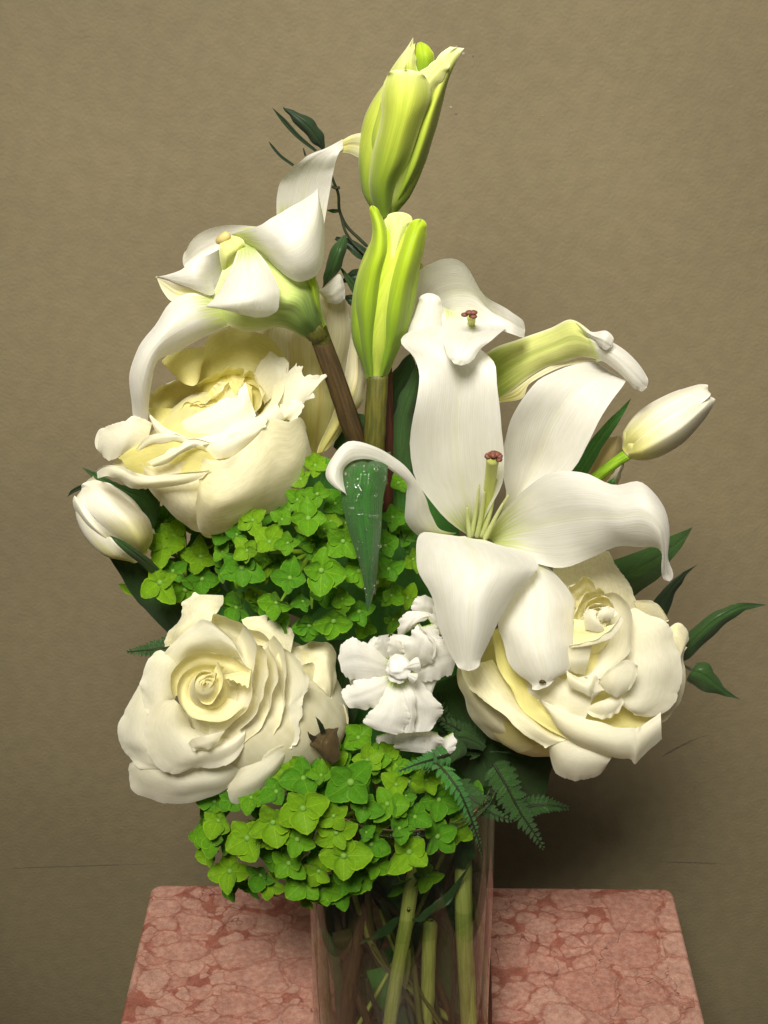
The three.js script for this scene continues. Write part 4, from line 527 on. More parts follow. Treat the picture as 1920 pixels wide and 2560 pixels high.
// ---------------------------------------------------------------- tulips
{
  const t = thing('white_tulip', 'closed white tulip on a bright green stalk reaching out at the far right', 'tulip', at(c13, 215, 720, -1.5), 'white tulips');
  part(t, 'bud_core', spindle(c13, [[425, 545, -.6, .25], [480, 500, -.6, .75], [600, 400, -.6, 1.0], [730, 300, -.6, .9], [850, 205, -.6, .6], [900, 170, -.6, .1]]), M.tulip);
  part(t, 'petal', blade(c13, [[402, 515, 445, 525, -.4, -.8], [430, 390, 520, 470, .4, -.6, .5], [560, 250, 660, 380, .8, -.5, .85], [740, 150, 840, 270, .75, -.4, .8], [870, 110, 960, 185, .3, -.4, .4], [950, 108, 950, 150, -.3]], { groove: .04, ruf: .03 }), M.tulip);
  part(t, 'petal', blade(c13, [[440, 520, 445, 580, -.2, -.6], [520, 445, 545, 598, .75, .7, -.6], [650, 345, 700, 545, 1.15, 1.05, -.5], [790, 265, 835, 440, 1.1, 1.0, -.4], [900, 205, 955, 290, .6, .6, -.3], [955, 180, 998, 200, -.1]], { groove: -.04, ruf: .03 }), M.tulip);
  part(t, 'stalk', stalk(c13, [[450, 545, -.6], [380, 590, -.8], [300, 650, -1], [200, 730, -1.4], [60, 840, -2]], .24, .26), M.stemTulip);
  const u = thing('white_tulip', 'closed white tulip tinged yellow leaning out at the far left', 'tulip', at(c12, 790, 1060, 0), 'white tulips');
  part(u, 'bud_core', spindle(c12, [[790, 1050, 0, .4], [640, 860, 0, 1.15], [480, 660, 0, 1.3], [330, 480, 0, 1.05], [240, 360, 0, .6], [220, 320, 0, .1]]), M.tulip);
  part(u, 'petal', blade(c12, [[770, 1050, 840, 1010, .4, -.2], [600, 890, 925, 850, 1.6, 1.1, -.3], [420, 740, 885, 660, 2.0, 1.6, -.3], [270, 580, 740, 510, 1.9, 1.6, -.2], [185, 430, 560, 370, 1.5, 1.2, 0], [190, 330, 430, 285, .9, 0], [260, 258, .4]], { groove: -.03, ruf: .03, round: 1 }), M.tulip);
  part(u, 'petal', blade(c12, [[700, 1082, 790, 1045, .3, 0], [420, 942, 640, 910, 1.0, 0, 1.0], [250, 780, 470, 780, 1.4, .2, 1.5], [140, 620, 320, 640, 1.3, .3, 1.4], [93, 480, 225, 510, 1.0, .4, 1.0], [108, 412, .5]], { groove: -.03, ruf: .03 }), M.tulip);
  part(u, 'petal', blade(c12, [[500, 600, 700, 500, -.4], [240, 400, 500, 300, -.4, -.6], [215, 290, 350, 250, -.2], [300, 205, 0]], { ruf: .03 }), M.tulip);
  const w = thing('white_tulip', 'tan cream tulip half hidden behind the tulip stalk on the right', 'tulip', at(c13, 330, 760, -3), 'white tulips');
  part(w, 'petal', blade(c13, [[150, 800, 320, 800, -3.4, -3.8], [180, 680, 370, 700, -2.8, -3.6], [250, 535, 400, 580, -2.6, -3.4], [305, 452, 405, 490, -2.8, -3.2], [385, 432, -3]], { ruf: .06, groove: .05 }), M.tulipTan);
  part(w, 'petal', blade(c13, [[260, 820, 360, 800, -3, -3.3], [300, 720, 385, 720, -2.6, -3], [350, 660, 410, 630, -2.6, -3], [422, 590, -2.8]], { ruf: .06, groove: .05 }), M.tulip);
}

// ---------------------------------------------------------------- hydrangeas
// Unit leaf from the origin along +x, facing +z
function unitLeaf({ w = .9, serr = 0, sn = 9, cup = .12, droop = .1, tip = 1, ns = 8, nt = 12, groove = .03, base = .12, id = 0, o5 }) {
  return grid(ns, nt, (s, t) => {
    const e = t + (s < 0 ? .03 : 0), teeth = 1 + serr * ((((e * sn) % 1) + 1) % 1 - .5) * sstep(.35, .6, t), prof = (base * (1 - t) + Math.sin(Math.PI * Math.pow(t, .86)) ** (o5 ?? .72) * (1 - .16 * t) * lerp(.55, 1, sstep(0, .4, t))) * (t > .985 ? 0 : 1);
    const y = s * w * .5 * prof * teeth, z = cup * (s * s) * prof * .5 + cup * t * (1 - t) * -.3 - droop * t * t + groove * Math.cos(s * 4) * prof + .03 * n2(t * 2 + id, s * 1.5 + id);
    return V3(t * tip, y, z);
  });
}
const sepalGeos = Array.from({ length: 6 }, (_, i) => unitLeaf({ w: .76 + .05 * i, o5: .58, serr: .12, sn: 7, cup: .22 + .12 * (i % 3), droop: .02 + .12 * (i % 4), id: i * 11 }));
const beadGeo = (() => { const b = new THREE.SphereGeometry(.13, 12, 9); b.scale(1, 1, .8); b.translate(0, 0, .07); const p = new THREE.CylinderGeometry(.03, .035, .5, 6); p.rotateX(Math.PI / 2); p.translate(0, 0, -.25); return mergeGeometries([b, p]); })();
function floret(t, pos, nrm, size, rot, mat, n = rnd() < .14 ? 5 : rnd() < .1 ? 3 : 4) {
  const q = new THREE.Quaternion().setFromUnitVectors(V3(0, 0, 1), nrm.clone().normalize());
  const f = fin(new THREE.Mesh(beadGeo, M.bead)); f.name = 'floret'; f.position.copy(pos).sub(t.position); f.quaternion.copy(q).multiply(new THREE.Quaternion().setFromAxisAngle(V3(0, 0, 1), rot)); f.scale.setScalar(size); t.add(f);
  for (let i = 0; i < n; i++) {
    const s = fin(new THREE.Mesh(sepalGeos[Math.floor(rnd() * 6)], mat)); s.name = 'sepal'; s.rotation.order = 'ZYX';
    s.rotation.set(rr(-.25, .25), -rr(.2, .7), i * 2 * Math.PI / n + rr(-.22, .22)); s.position.z = (i % 2) * .03; const k = rr(.84, 1.2); s.scale.set(k, k * rr(.92, 1.15), k); f.add(s);
  }
}
const UP = V3(0, .42, .9).normalize();
function hydrangea(t, f, list, C, rad, o = {}) {   // C = [x, y, z] centre, rad = [rx, ry px, rz cm]
  const ctr = at(f, ...C);
  for (const [x, y, r, dz = 0, dark = 0] of list) {
    const ex = (x - C[0]) / rad[0], ey = (y - C[1]) / rad[1], d = Math.max(.04, 1 - ex * ex - ey * ey), z = C[2] + rad[2] * Math.sqrt(d) + dz - (dark ? 1 : 0);
    const p = at(f, x, y, z), px = p.distanceTo(at(f, x + 1, y, z));
    const n = p.clone().sub(ctr).normalize().lerp(UP, .5 + .15 * rnd()); n.x += rr(-.22, .22); n.y += rr(-.2, .2);
    floret(t, p, n, r * px * 1.0, rr(0, 6.28), M.sepals[Math.floor(rnd() * 3)]);
  }
  for (let i = 0; i < (o.fill ?? 0); i++) {        // florets deeper in the head
    const a = rr(0, 6.28), q = Math.sqrt(rnd()) * .92, x = C[0] + Math.cos(a) * q * rad[0], y = C[1] + Math.sin(a) * q * rad[1], z = C[2] + rad[2] * (Math.sqrt(1 - q * q) - rr(.12, .42)) - .4;
    const p = at(f, x, y, z), px = p.distanceTo(at(f, x + 1, y, z)), n = p.clone().sub(ctr).normalize().lerp(UP, .3); n.x += rr(-.3, .3); n.y += rr(-.3, .3);
    floret(t, p, n, (o.size ?? 105) * px, rr(0, 6.28), M.sepals[Math.floor(rnd() * 3)]);
  }
  const rays = []; for (let i = 0; i < 12; i++) { const a = i / 12 * 6.28, x = C[0] + Math.cos(a) * .6 * rad[0], y = C[1] + Math.sin(a) * .6 * rad[1]; rays.push(tube([ctr.clone(), at(f, x, y, C[2] + rad[2] * .4)], .0012, .0008, { n: 4, sides: 5 })); }
  part(t, 'stalk', mergeGeometries(rays), M.stemTulip);
}
{
  const t = thing('green_hydrangea', 'bright green hydrangea head in the centre below the lily buds', 'hydrangea', at(c7, 800, 850, -2), 'green hydrangea heads');
  hydrangea(t, c7, [[410, 590, 110], [203, 690, 85], [300, 685, 75], [603, 585, 80], [705, 455, 88], [838, 415, 112], [825, 225, 100, -.5], [778, 578, 150, .4], [520, 735, 122], [370, 793, 95, .3], [641, 742, 90], [335, 905, 155, .3], [1010, 730, 132, .2], [865, 925, 158, .4], [657, 975, 128, .3], [1115, 930, 122], [1312, 915, 112, .2], [1340, 570, 95, -.5], [1380, 340, 90, -.8], [1477, 850, 85, -.4], [565, 1140, 115], [743, 1130, 90, .2], [1003, 1113, 92], [945, 1262, 148, .6], [785, 1290, 125, .2], [1115, 1200, 118], [300, 1170, 120], [580, 1270, 110, -.3], [1330, 1090, 92], [1340, 1250, 100, -.4], [1290, 760, 105, -.3], [930, 600, 85, -.5, 1], [205, 800, 75, -.3], [1440, 1110, 100, -.3], [1150, 1300, 85, -.4], [800, 760, 100, -.4, 1], [960, 480, 90, -.4, 1], [480, 930, 95, -.5, 1], [660, 870, 90, -.4, 1], [1220, 1080, 95, -.4, 1], [880, 1080, 100, -.5, 1], [430, 1080, 100, -.3, 1]], [800, 800, -.2], [690, 640, 4.8], { fill: 40, size: 98 });
}
{
  const t = thing('green_hydrangea', 'wide green hydrangea head hanging over the rim of the glass vase', 'hydrangea', at(c8, 760, 500, 1), 'green hydrangea heads');
  hydrangea(t, c8, [[903, 50, 95], [865, 280, 160, .5], [618, 415, 140, .5], [463, 487, 125, .3], [587, 575, 118, .3], [828, 660, 142, .5], [712, 245, 75], [1100, 293, 82], [1053, 393, 108], [1115, 415, 62, .3], [1197, 460, 88], [1255, 270, 78], [1150, 350, 55], [935, 410, 88], [775, 455, 92], [790, 540, 112], [945, 540, 55], [1115, 520, 82, .2], [1165, 640, 135, .3], [1310, 560, 122], [970, 600, 102, -.2], [545, 700, 112], [240, 740, 122], [330, 570, 135], [160, 560, 112], [180, 480, 92, -.3], [85, 560, 65, -.3], [160, 380, 92, -.4], [250, 370, 92, -.4], [420, 560, 82, -.3], [620, 800, 105], [720, 830, 105, -.2], [850, 780, 95], [700, 740, 95, -.3], [990, 700, 85, -.3], [1260, 760, 90, -.3], [620, 260, 115, -.2], [560, 210, 90, -.5], [480, 330, 95, -.3], [400, 760, 92, -.3], [930, 770, 95, -.4], [1400, 520, 100, -.3], [1490, 380, 100, -.8], [1320, 370, 105, -.3], [150, 650, 85, -.4], [450, 800, 92, -.2], [800, 850, 85, -.3], [500, 250, 75, -.5], [350, 360, 85, -.4], [250, 830, 70, -.4], [640, 880, 70, -.4], [760, 860, 80, -.6, 1], [1000, 480, 80, -.4, 1], [700, 640, 90, -.5, 1], [480, 640, 90, -.4, 1], [1100, 200, 80, -.5, 1], [980, 170, 90, -.4, 1], [760, 340, 90, -.5, 1]], [770, 480, .6], [730, 470, 5.6], { fill: 48, size: 90 });
}
{
  const t = thing('green_hydrangea', 'small shaded hydrangea cluster beside the left tulip under the upper rose', 'hydrangea', at(c12, 1200, 1100, -3), 'green hydrangea heads');
  hydrangea(t, c12, [[1000, 1310, 250, .8], [1040, 930, 220, -.3, 1], [1150, 830, 180, -.4, 1], [1060, 680, 190, -.6, 1], [1260, 1380, 230, 0, 1], [1430, 1270, 210, -.2, 1], [1130, 1190, 160, -.2, 1], [1350, 1050, 180, -1, 1], [1300, 700, 180, -1.4, 1], [1480, 1350, 150, -.8, 1]], [1250, 1080, -3], [620, 560, 3.2], { fill: 3, size: 190 });
}

// ---------------------------------------------------------------- stock flower
function stockPetal(f, cx, cy, ang, len, w, z0, z1, o = {}) {
  const a = ang * D2R, ca = Math.cos(a), sa = Math.sin(a), rows = [];
  for (const [k, q, z] of [[.02, .10, 0], [.22, .16, .5], [.5, .62, .9], [.78, .96, 1], [.94, .86, .95], [1, .5, .8]]) {
    const x = cx + ca * len * k, y = cy + sa * len * k, h = w / 2 * q; rows.push([x + sa * h, y - ca * h, x - sa * h, y + ca * h, lerp(z0, z1, z), lerp(z0, z1, z) - (o.c ?? .25) * q]);
  }
  return blade(f, rows, { ruf: .22, freq: 5.5, wob: .10, nick: .10, groove: .05, ...o });
}
{
  const t = thing('white_stock', 'ruffled white stock blossoms between the green hydrangeas and the right rose', 'stock flower', at(c9, 570, 560, 2));
  const Q = (rows, o = {}) => part(t, 'petal', blade(c9, rows, { ruf: .10, freq: 3, wob: .05, groove: .05, nick: .09, nt: 44, even: .62, ...o }), M.stock);
  // blossom above, half hidden by the lily
  Q([[560, 340, 640, 260, 2.4, 2], [556, 280, 700, 225, 2.9, 2.3], [575, 205, 765, 190, 2.9, 2.3], [620, 160, 730, 160, 2.4, 2.2]]);
  Q([[640, 190, 770, 200, 2.2, 2], [640, 130, 800, 160, 2.8, 2.2], [665, 80, 790, 110, 2.5, 2.2], [720, 62, 2.2]]);
  Q([[720, 190, 800, 300, 2.6, 2.3], [760, 160, 850, 280, 3.0, 2.4], [770, 110, 850, 200, 2.8, 2.3]]);
  Q([[640, 270, 780, 230, 3, 2.7], [660, 320, 800, 290, 3.1, 2.7], [720, 370, 840, 340, 3, 2.8]]);
  // blossom below
  Q([[640, 860, 750, 860, 2.6, 2.4], [555, 890, 770, 905, 3.4, 2.6], [533, 950, 740, 965, 3.5, 2.6], [575, 985, 725, 1005, 3.1, 2.6]]);
  Q([[700, 850, 790, 880, 2.8, 2.4], [680, 890, 822, 930, 3.3, 2.6], [690, 950, 800, 960, 3.2, 2.6], [750, 1020, 2.7]]);
  Q([[780, 930, 880, 880, 1.6], [740, 1000, 905, 950, 2.2, 1.8], [760, 1035, 860, 1010, 2.1, 1.8]]);
  Q([[430, 900, 560, 860, 1.8], [420, 960, 570, 960, 2.2, 1.8], [450, 1010, 560, 1010, 2.1, 1.8]]);
  // main blossom: outer whorl, then the large petals
  for (const p of [[560, 520, 176, 290, 230, 2.6, 3.2], [560, 520, 215, 250, 200, 2.6, 3.2], [570, 500, -75, 200, 230, 2.6, 3.4], [600, 520, -28, 260, 240, 2.6, 3.4], [600, 530, 25, 200, 230, 2.6, 3.4], [590, 540, 68, 260, 220, 2.8, 3.6], [560, 530, 130, 230, 220, 2.8, 3.6]]) part(t, 'petal', stockPetal(c9, ...p), M.stock);
  Q([[455, 470, 520, 440, 3.2], [425, 370, 515, 350, 3.9, 3.4], [440, 308, 500, 298, 3.8, 3.5]]);
  Q([[510, 440, 600, 430, 3.4], [498, 365, 595, 385, 4.1, 3.6], [520, 325, 575, 340, 4, 3.7]]);
  Q([[520, 470, 520, 540, 3.4], [410, 385, 440, 562, 4.2, 3.7], [305, 316, 330, 578, 4.6, 3.9], [228, 360, 262, 562, 4.5, 3.9], [203, 440, 222, 520, 4.1]], { ruf: .12 });
  Q([[640, 550, 630, 470, 3.4], [720, 572, 690, 410, 4.0, 3.6], [800, 572, 790, 335, 4.3, 3.7], [872, 530, 860, 335, 4.2, 3.6], [895, 465, 885, 400, 3.9]], { ruf: .2 });
  Q([[520, 540, 520, 580, 3.6], [400, 556, 490, 680, 4.5, 3.9], [300, 578, 405, 742, 4.8, 4.1], [236, 620, 325, 738, 4.7, 4.1], [222, 665, 262, 732, 4.4]], { ruf: .12 });
  Q([[590, 570, 650, 540, 3.6], [600, 640, 725, 625, 4.3, 3.8], [618, 710, 812, 722, 4.5, 3.8], [640, 790, 818, 785, 4.3, 3.7], [652, 878, 745, 872, 3.9]], { ruf: .22 });
  Q([[565, 580, 605, 575, 3.8], [585, 680, 645, 660, 4.7, 4.3], [600, 780, 660, 780, 4.8, 4.3], [570, 888, 652, 884, 4.6, 4.3]], { ruf: .08 });
  Q([[510, 575, 575, 580, 3.8], [460, 680, 605, 680, 4.9, 4.3], [395, 765, 622, 780, 5.3, 4.5], [352, 805, 600, 862, 5.3, 4.5], [425, 858, 545, 892, 4.9, 4.6]], { ruf: .1 });
  Q([[600, 460, 690, 490, 3.9], [588, 385, 765, 465, 4.9, 4.3], [632, 300, 782, 372, 5.1, 4.5], [672, 236, 776, 336, 4.8, 4.5]], { ruf: .1 });
  Q([[682, 234, 676, 250, 4.9], [735, 285, 720, 300, 5.0, 4.9], [782, 340, 765, 360, 4.9], [778, 430, 762, 440, 4.8]], { ruf: .05 });
  const b = new THREE.SphereGeometry(.0058, 40, 30), bc = at(c9, 562, 498, 4.7); b.scale(.85, 1.0, .8); b.translate(bc.x, bc.y, bc.z);
  push(b, (s, q, p) => .0009 * (n3(p.x * 170, p.y * 170, p.z * 170) - .5 * Math.abs(n3(p.x * 330, p.y * 330, p.z * 330)))); part(t, 'young_petals', b, petalMat(petalTex([.93, .93, .88], [.945, .94, .9], [.95, .95, .92])));
  for (const p of [[580, 500, -14, 115, 95, 4.9, 5.2], [585, 525, 26, 95, 70, 4.8, 5.1]]) part(t, 'petal', stockPetal(c9, ...p, { ruf: .02, nick: 0, wob: .02 }), M.stock);
}

// ---------------------------------------------------------------- leaves
function leaf(name, label, f, rows, mat, o = {}) { return single(name, blade(f, rows, { groove: .08, ruf: .08, wob: .03, ...o }), mat, label, 'leaf', o.group); }
leaf('lily_leaf', 'pointed deep green leaf below the curled tip of the lily petal', c13, [[300, 1250, 440, 1500, -2.2, -2.4], [540, 1165, 640, 1340, -1.4, -1.7], [715, 1080, 705, 1245, -.9, -1], [800, 1045, 790, 1140, -.6, -.6], [852, 1023, -.4]], M.leaf);
leaf('ruscus_leaf', 'slim dark leaf rising behind the outer petal of the right rose', c13, [[590, 1520, 675, 1640, -2], [640, 1440, 722, 1500, -1.6, -1.9], [720, 1360, 772, 1400, -1.3, -1.5], [810, 1300, 822, 1322, -1, -1], [892, 1257, -.8]], M.leafDark);
leaf('ruscus_leaf', 'long arched dark leaf reaching furthest to the right edge', c13, [[780, 1895, 790, 1885, -.6], [798, 1740, 850, 1850, 0, -.4], [860, 1660, 950, 1760, .3, -.2], [960, 1580, 1060, 1660, .3, -.1], [1080, 1530, 1160, 1580, .1, -.1], [1180, 1508, 1230, 1550, -.2], [1328, 1522, -.6]], M.leaf);
leaf('ruscus_leaf', 'small heart shaped leaf on a thin twig below the arched leaf', c13, [[845, 1952, 850, 1940, -.6], [885, 1898, 812, 2005, -.2, -.5], [935, 1893, 875, 2050, 0, -.4], [985, 1945, 960, 2082, 0, -.3], [1022, 2005, 1020, 2098, -.1, -.3], [1075, 2070, 1080, 2112, -.3], [1160, 2132, -.5]], M.leaf);
single('leaf_twig', stalk(c13, [[740, 1895, -1], [790, 1912, -.8], [850, 1942, -.6], [870, 1950, -.5]], .07, .06), M.twig, 'thin twig of the heart shaped leaf', 'twig');
leaf('tulip_leaf', 'upright bright green tulip leaf between lily petal and right tulip', c13, [[60, 700, 165, 700, -1.2, -1.5], [130, 565, 240, 570, -.9, -1.2], [200, 460, 300, 470, -.8, -1.1], [290, 355, 360, 375, -.8, -1], [385, 265, 415, 285, -.9], [457, 195, -1]], M.leafMid, { ruf: .03 });
leaf('tulip_leaf', 'small light green leaf tip below the right tulip stalk', c13, [[270, 760, 350, 760, -.5], [300, 735, 355, 735, -.3], [350, 704, -.3]], M.leafMid, { ruf: 0 });
// ruscus spray at the top
const RG = 'ruscus leaves of the upper spray';
leaf('ruscus_leaf', 'broad dark leaf at the top of the upper left twig', c1, [[485, 742, 497, 735, -2], [420, 695, 492, 655, -1.6, -1.8], [340, 612, 445, 580, -1.4, -1.7], [282, 535, 345, 525, -1.5, -1.7], [254, 489, -1.6]], M.leafDark);
leaf('ruscus_leaf', 'narrow dark leaf just left of the broad top leaf', c1, [[440, 752, 455, 742, -2], [330, 668, 352, 652, -1.9], [245, 575, 268, 560, -1.8], [189, 490, -1.8]], M.leafDark, { ruf: 0 });
leaf('ruscus_leaf', 'thin curved dark leaf left of the white petal, lowest of the top three', c1, [[310, 838, 320, 825, -2], [235, 785, 245, 770, -2], [185, 725, 195, 715, -2], [168, 688, -2]], M.leafDark, { ruf: 0 });
leaf('ruscus_leaf', 'tiny leaf sticking out sideways from the bare twig', c1, [[582, 1090, 582, 1108, -2.4], [545, 1088, 545, 1112, -2.3], [508, 1095, -2.3]], M.leaf, { ruf: 0 });
leaf('ruscus_leaf', 'glossy green leaf hanging beside the closed lily bud', c1, [[608, 1245, 627, 1240, -1.8], [555, 1300, 622, 1330, -1.2, -1.5], [505, 1400, 602, 1425, -1, -1.4], [489, 1490, 552, 1490, -1, -1.2], [484, 1556, -1.1]], M.leaf, { ruf: .05 });
leaf('ruscus_leaf', 'dark leaf tucked behind the glossy one and the bud', c1, [[557, 1268, 568, 1250, -2.6], [635, 1325, 645, 1262, -2.4], [685, 1372, 705, 1295, -2.3], [740, 1398, 755, 1330, -2.3]], M.leafDark, { ruf: .05 });
leaf('ruscus_leaf', 'dark leaf behind the curled cream petal tip', c1, [[602, 1522, 606, 1500, -3], [655, 1522, 655, 1450, -2.8], [725, 1520, 720, 1435, -2.8]], M.leafDark, { ruf: .05 });
leaf('ruscus_leaf', 'narrow green leaf slanting down to the bud beside the curled tip', c1, [[590, 1440, 600, 1435, -2.2], [625, 1515, 650, 1490, -2], [660, 1580, 695, 1550, -2], [700, 1620, -2]], M.leaf, { ruf: .02 });
leaf('ruscus_leaf', 'short dark leaf low against the left side of the bud', c1, [[612, 1600, 616, 1620, -2.2], [650, 1592, 640, 1650, -2], [700, 1600, 680, 1680, -2]], M.leafDark, { ruf: .02 });
{
  const t = thing('leafy_twig', 'thin dark bare twig curving up behind the side lily', 'twig', at(c1, 740, 1290, -2.4));
  part(t, 'stem', stalk(c1, [[750, 1310, -2.4], [700, 1262, -2.4], [625, 1185, -2.4], [585, 1095, -2.4], [578, 1000, -2.4], [548, 920, -2.3], [490, 740, -2]], .07, .05, { n: 60 }), M.twig);
  part(t, 'side_stem', stalk(c1, [[540, 955, -2.3], [562, 965, -2.3], [588, 962, -2.3]], .06, .06), M.twig);
  part(t, 'side_stem', stalk(c1, [[590, 1110, -2.4], [620, 1220, -2.2], [660, 1280, -2.2], [740, 1360, -2]], .06, .05), M.twig);
  part(t, 'side_stem', stalk(c1, [[385, 775, -2], [372, 730, -2]], .05, .02), M.twig);
}
// behind the stalks
leaf('dark_leaf', 'blackish leaf between the olive stalk and the open lily', c4, [[-10, 950, 40, 1000, -2.6], [10, 790, 100, 850, -2.2, -2.6], [70, 670, 180, 710, -2, -2.4], [150, 590, -2.2]], M.leaf);
leaf('lily_leaf', 'green blade standing left of the tall lily petal', c4, [[20, 1220, 150, 1290, -1.6], [35, 1000, 165, 1000, -1.2, -1.6], [85, 850, 190, 850, -1, -1.4], [150, 720, 212, 730, -1, -1.2], [190, 630, -1]], M.leaf);
leaf('dark_leaf', 'dark leaf low behind the brown and olive stalks', c4, [[-160, 1130, -150, 1180, -3], [-60, 1010, 0, 1240, -2.6, -3], [30, 900, 120, 1240, -2.6, -3], [140, 1100, 160, 1200, -2.6]], M.leaf);
leaf('dark_leaf', 'dark leaf behind the foot of the brown lily stalk', c2, [[1340, 1500, 1400, 1560, -2.6], [1400, 1340, 1520, 1500, -2.4], [1500, 1290, 1600, 1480, -2.4], [1600, 1330, -2.4]], M.leaf);
{ // folded wet leaf in front of the hydrangea
  const base = at(c7, 1180, 240, 4), t = thing('wet_leaf', 'folded dark green leaf with water drops hanging before the central hydrangea', 'leaf', base);
  const g = blade(c7, [[1060, 150, 1330, 130, 2.6, 2.2], [1020, 220, 1315, 220, 5.2, 4.2], [1003, 330, 1300, 330, 5.8, 4.8], [1000, 430, 1275, 440, 6, 5.2], [1035, 600, 1262, 620, 6.3, 5.5], [1088, 770, 1252, 800, 6.5, 5.8], [1130, 950, 1238, 980, 6.6, 6], [1158, 1100, 1212, 1110, 6.6, 6.2], [1174, 1202, 6.6]], { groove: .22, ruf: .05 });
  const P = g.attributes.position.clone(), N = g.attributes.normal.clone();
  part(t, 'blade', g, M.leafWet);
  const drops = [];
  for (let i = 0; i < 100; i++) {
    const k = Math.floor(lerp(.12, .86, rnd()) * (P.count - 1)), p = V3().fromBufferAttribute(P, k), n = V3().fromBufferAttribute(N, k); if (n.dot(EYE.clone().sub(p)) < 0) n.negate();
    const s = new THREE.SphereGeometry(rr(.0003, .0011), 8, 6); s.scale(rr(.7, 1.6), rr(.7, 1.5), .7); s.applyQuaternion(new THREE.Quaternion().setFromUnitVectors(V3(0, 0, 1), n)); p.addScaledVector(n, .0002); p.x += rr(-.0003, .0003); p.y += rr(-.0004, .0004); s.translate(p.x, p.y, p.z); drops.push(s);
  }
  const d = part(t, 'water_drops', mergeGeometries(drops), new THREE.MeshPhysicalMaterial({ color: 0xffffff, roughness: .04, transmission: 1, thickness: 0, ior: 1.75 })); d.userData.kind = 'stuff';
}
// foliage inside the bouquet
for (const [label, rows] of [
  ['hydrangea leaf in the shade behind the central green head, left half', [[560, 1300, 760, 1380, -4.4], [520, 1180, 780, 1250, -4, -4.6], [560, 1080, 800, 1120, -4, -4.4], [700, 1000, -4.2]]],
  ['hydrangea leaf in the shade behind the central green head, right half', [[760, 1420, 1010, 1420, -4.4], [720, 1250, 1020, 1250, -4, -4.6], [760, 1080, 960, 1080, -4, -4.4], [860, 960, -4.2]]],
  ['broad leaf in the shade above the white stock', [[700, 1520, 960, 1520, -3.6], [680, 1380, 980, 1400, -3.4, -4], [720, 1250, 960, 1260, -3.6, -4], [830, 1150, -3.8]]],
  ['broad leaf in the shade between lower left rose and white stock', [[600, 1700, 820, 1760, -3], [560, 1520, 820, 1560, -2.6, -3.4], [620, 1380, 800, 1400, -3, -3.4], [720, 1290, -3.2]]],
  ['broad leaf in the shade behind the white stock toward the right rose', [[820, 1780, 1120, 1760, -2.6], [820, 1600, 1130, 1600, -2.2, -3], [880, 1440, 1080, 1450, -2.6, -3], [980, 1320, -3]]],
  ['leaf in the shade left of centre between the two left roses', [[460, 1360, 620, 1400, -3.6], [400, 1220, 620, 1260, -3.2, -3.8], [430, 1120, 560, 1130, -3.4], [480, 1050, -3.6]]]])
  leaf('hydrangea_leaf', label, c0, rows, M.leafMid, { saw: .06, sawN: 18 });
// left side
leaf('broad_leaf', 'broad blackish green leaf under the left tulip and hydrangea', c12, [[400, 930, 560, 1000, -1.6], [545, 1170, 860, 1060, -1.8, -2], [705, 1425, 1200, 1300, -2, -2.4], [860, 1625, 1350, 1560, -2, -2.6], [1080, 1835, 1400, 1760, -2.4, -2.8]], M.leaf);
leaf('tulip_leaf', 'narrow green blade crossing the base of the left tulip', c12, [[1000, 1180, 900, 1220, .4], [880, 1060, 790, 1120, 1.4, 1.2], [740, 960, 650, 1010, 2.1, 2], [600, 870, 540, 905, 2.2], [475, 822, 2]], M.leaf, { ruf: 0 });
leaf('fern_leaf', 'dark toothed fern leaf along the upper edge of the left tulip', c12, [[1000, 560, 930, 760, -1.6], [975, 450, 850, 640, -1.2, -1.4], [880, 350, 740, 540, -1, -1.2], [700, 330, 590, 410, -.8], [500, 250, 430, 300, -.8], [330, 170, 300, 225, -.9], [190, 118, -1]], M.fern, { saw: .25, sawN: 14, ruf: .1, nt: 60 });
leaf('dark_leaf', 'tiny curved dark leaf tip poking out left of the left tulip', c12, [[240, 280, 240, 330, -1.2], [150, 310, 160, 355, -1.2], [70, 360, 80, 395, -1.2], [36, 425, -1.2]], M.leafDark, { ruf: 0 });
leaf('dark_leaf', 'rounded dark leaf in the shade under the upper left rose', c12, [[1400, 880, 1560, 840, -2.2], [1420, 1050, 1640, 1000, -1.8, -2.2], [1520, 1250, 1700, 1250, -1.8, -2.4], [1700, 1420, -2.2]], M.leaf);
leaf('dark_leaf', 'black green leaf filling the gap right of the white stock', c9, [[760, 600, 900, 540, -1], [770, 750, 960, 700, -.6, -1.2], [800, 900, 1050, 850, -.6, -1.2], [880, 1050, 1200, 1000, -.8, -1.4], [1000, 1200, 1250, 1200, -1.2]], M.leaf);
leaf('broad_leaf', 'large black green leaf behind the underside of the lower right rose', c9, [[960, 1000, 1050, 960, -1.6], [1000, 1130, 1460, 1000, -1.4, -2], [1080, 1280, 1452, 1130, -1.6, -2.2], [1180, 1340, 1430, 1240, -2, -2.2], [1370, 1325, -2.2]], M.leaf);
leaf('ruscus_leaf', 'curled green leaf under the white stock pointing at the vase', c9, [[1060, 990, 1080, 960, 1], [980, 970, 1000, 890, 1.4, 1.2], [890, 960, 920, 880, 1.8, 1.4], [870, 1000, 960, 1000, 1.9, 1.6], [870, 1062, 1.8]], M.leaf);
leaf('dark_leaf', 'thin leaf edge along the underside of the lower right rose', c9, [[1100, 1000, 1110, 990, 1], [1250, 990, 1250, 1010, 1], [1400, 1000, 1400, 1025, 1], [1470, 1030, 1]], M.leaf, { ruf: 0 });
leaf('dark_leaf', 'dark leaf between the lower left rose and the white stock', c9, [[100, 340, 260, 330, -.6], [120, 550, 300, 520, -.6, -1], [160, 750, 320, 740, -.6, -1], [240, 900, -.8]], M.leaf);
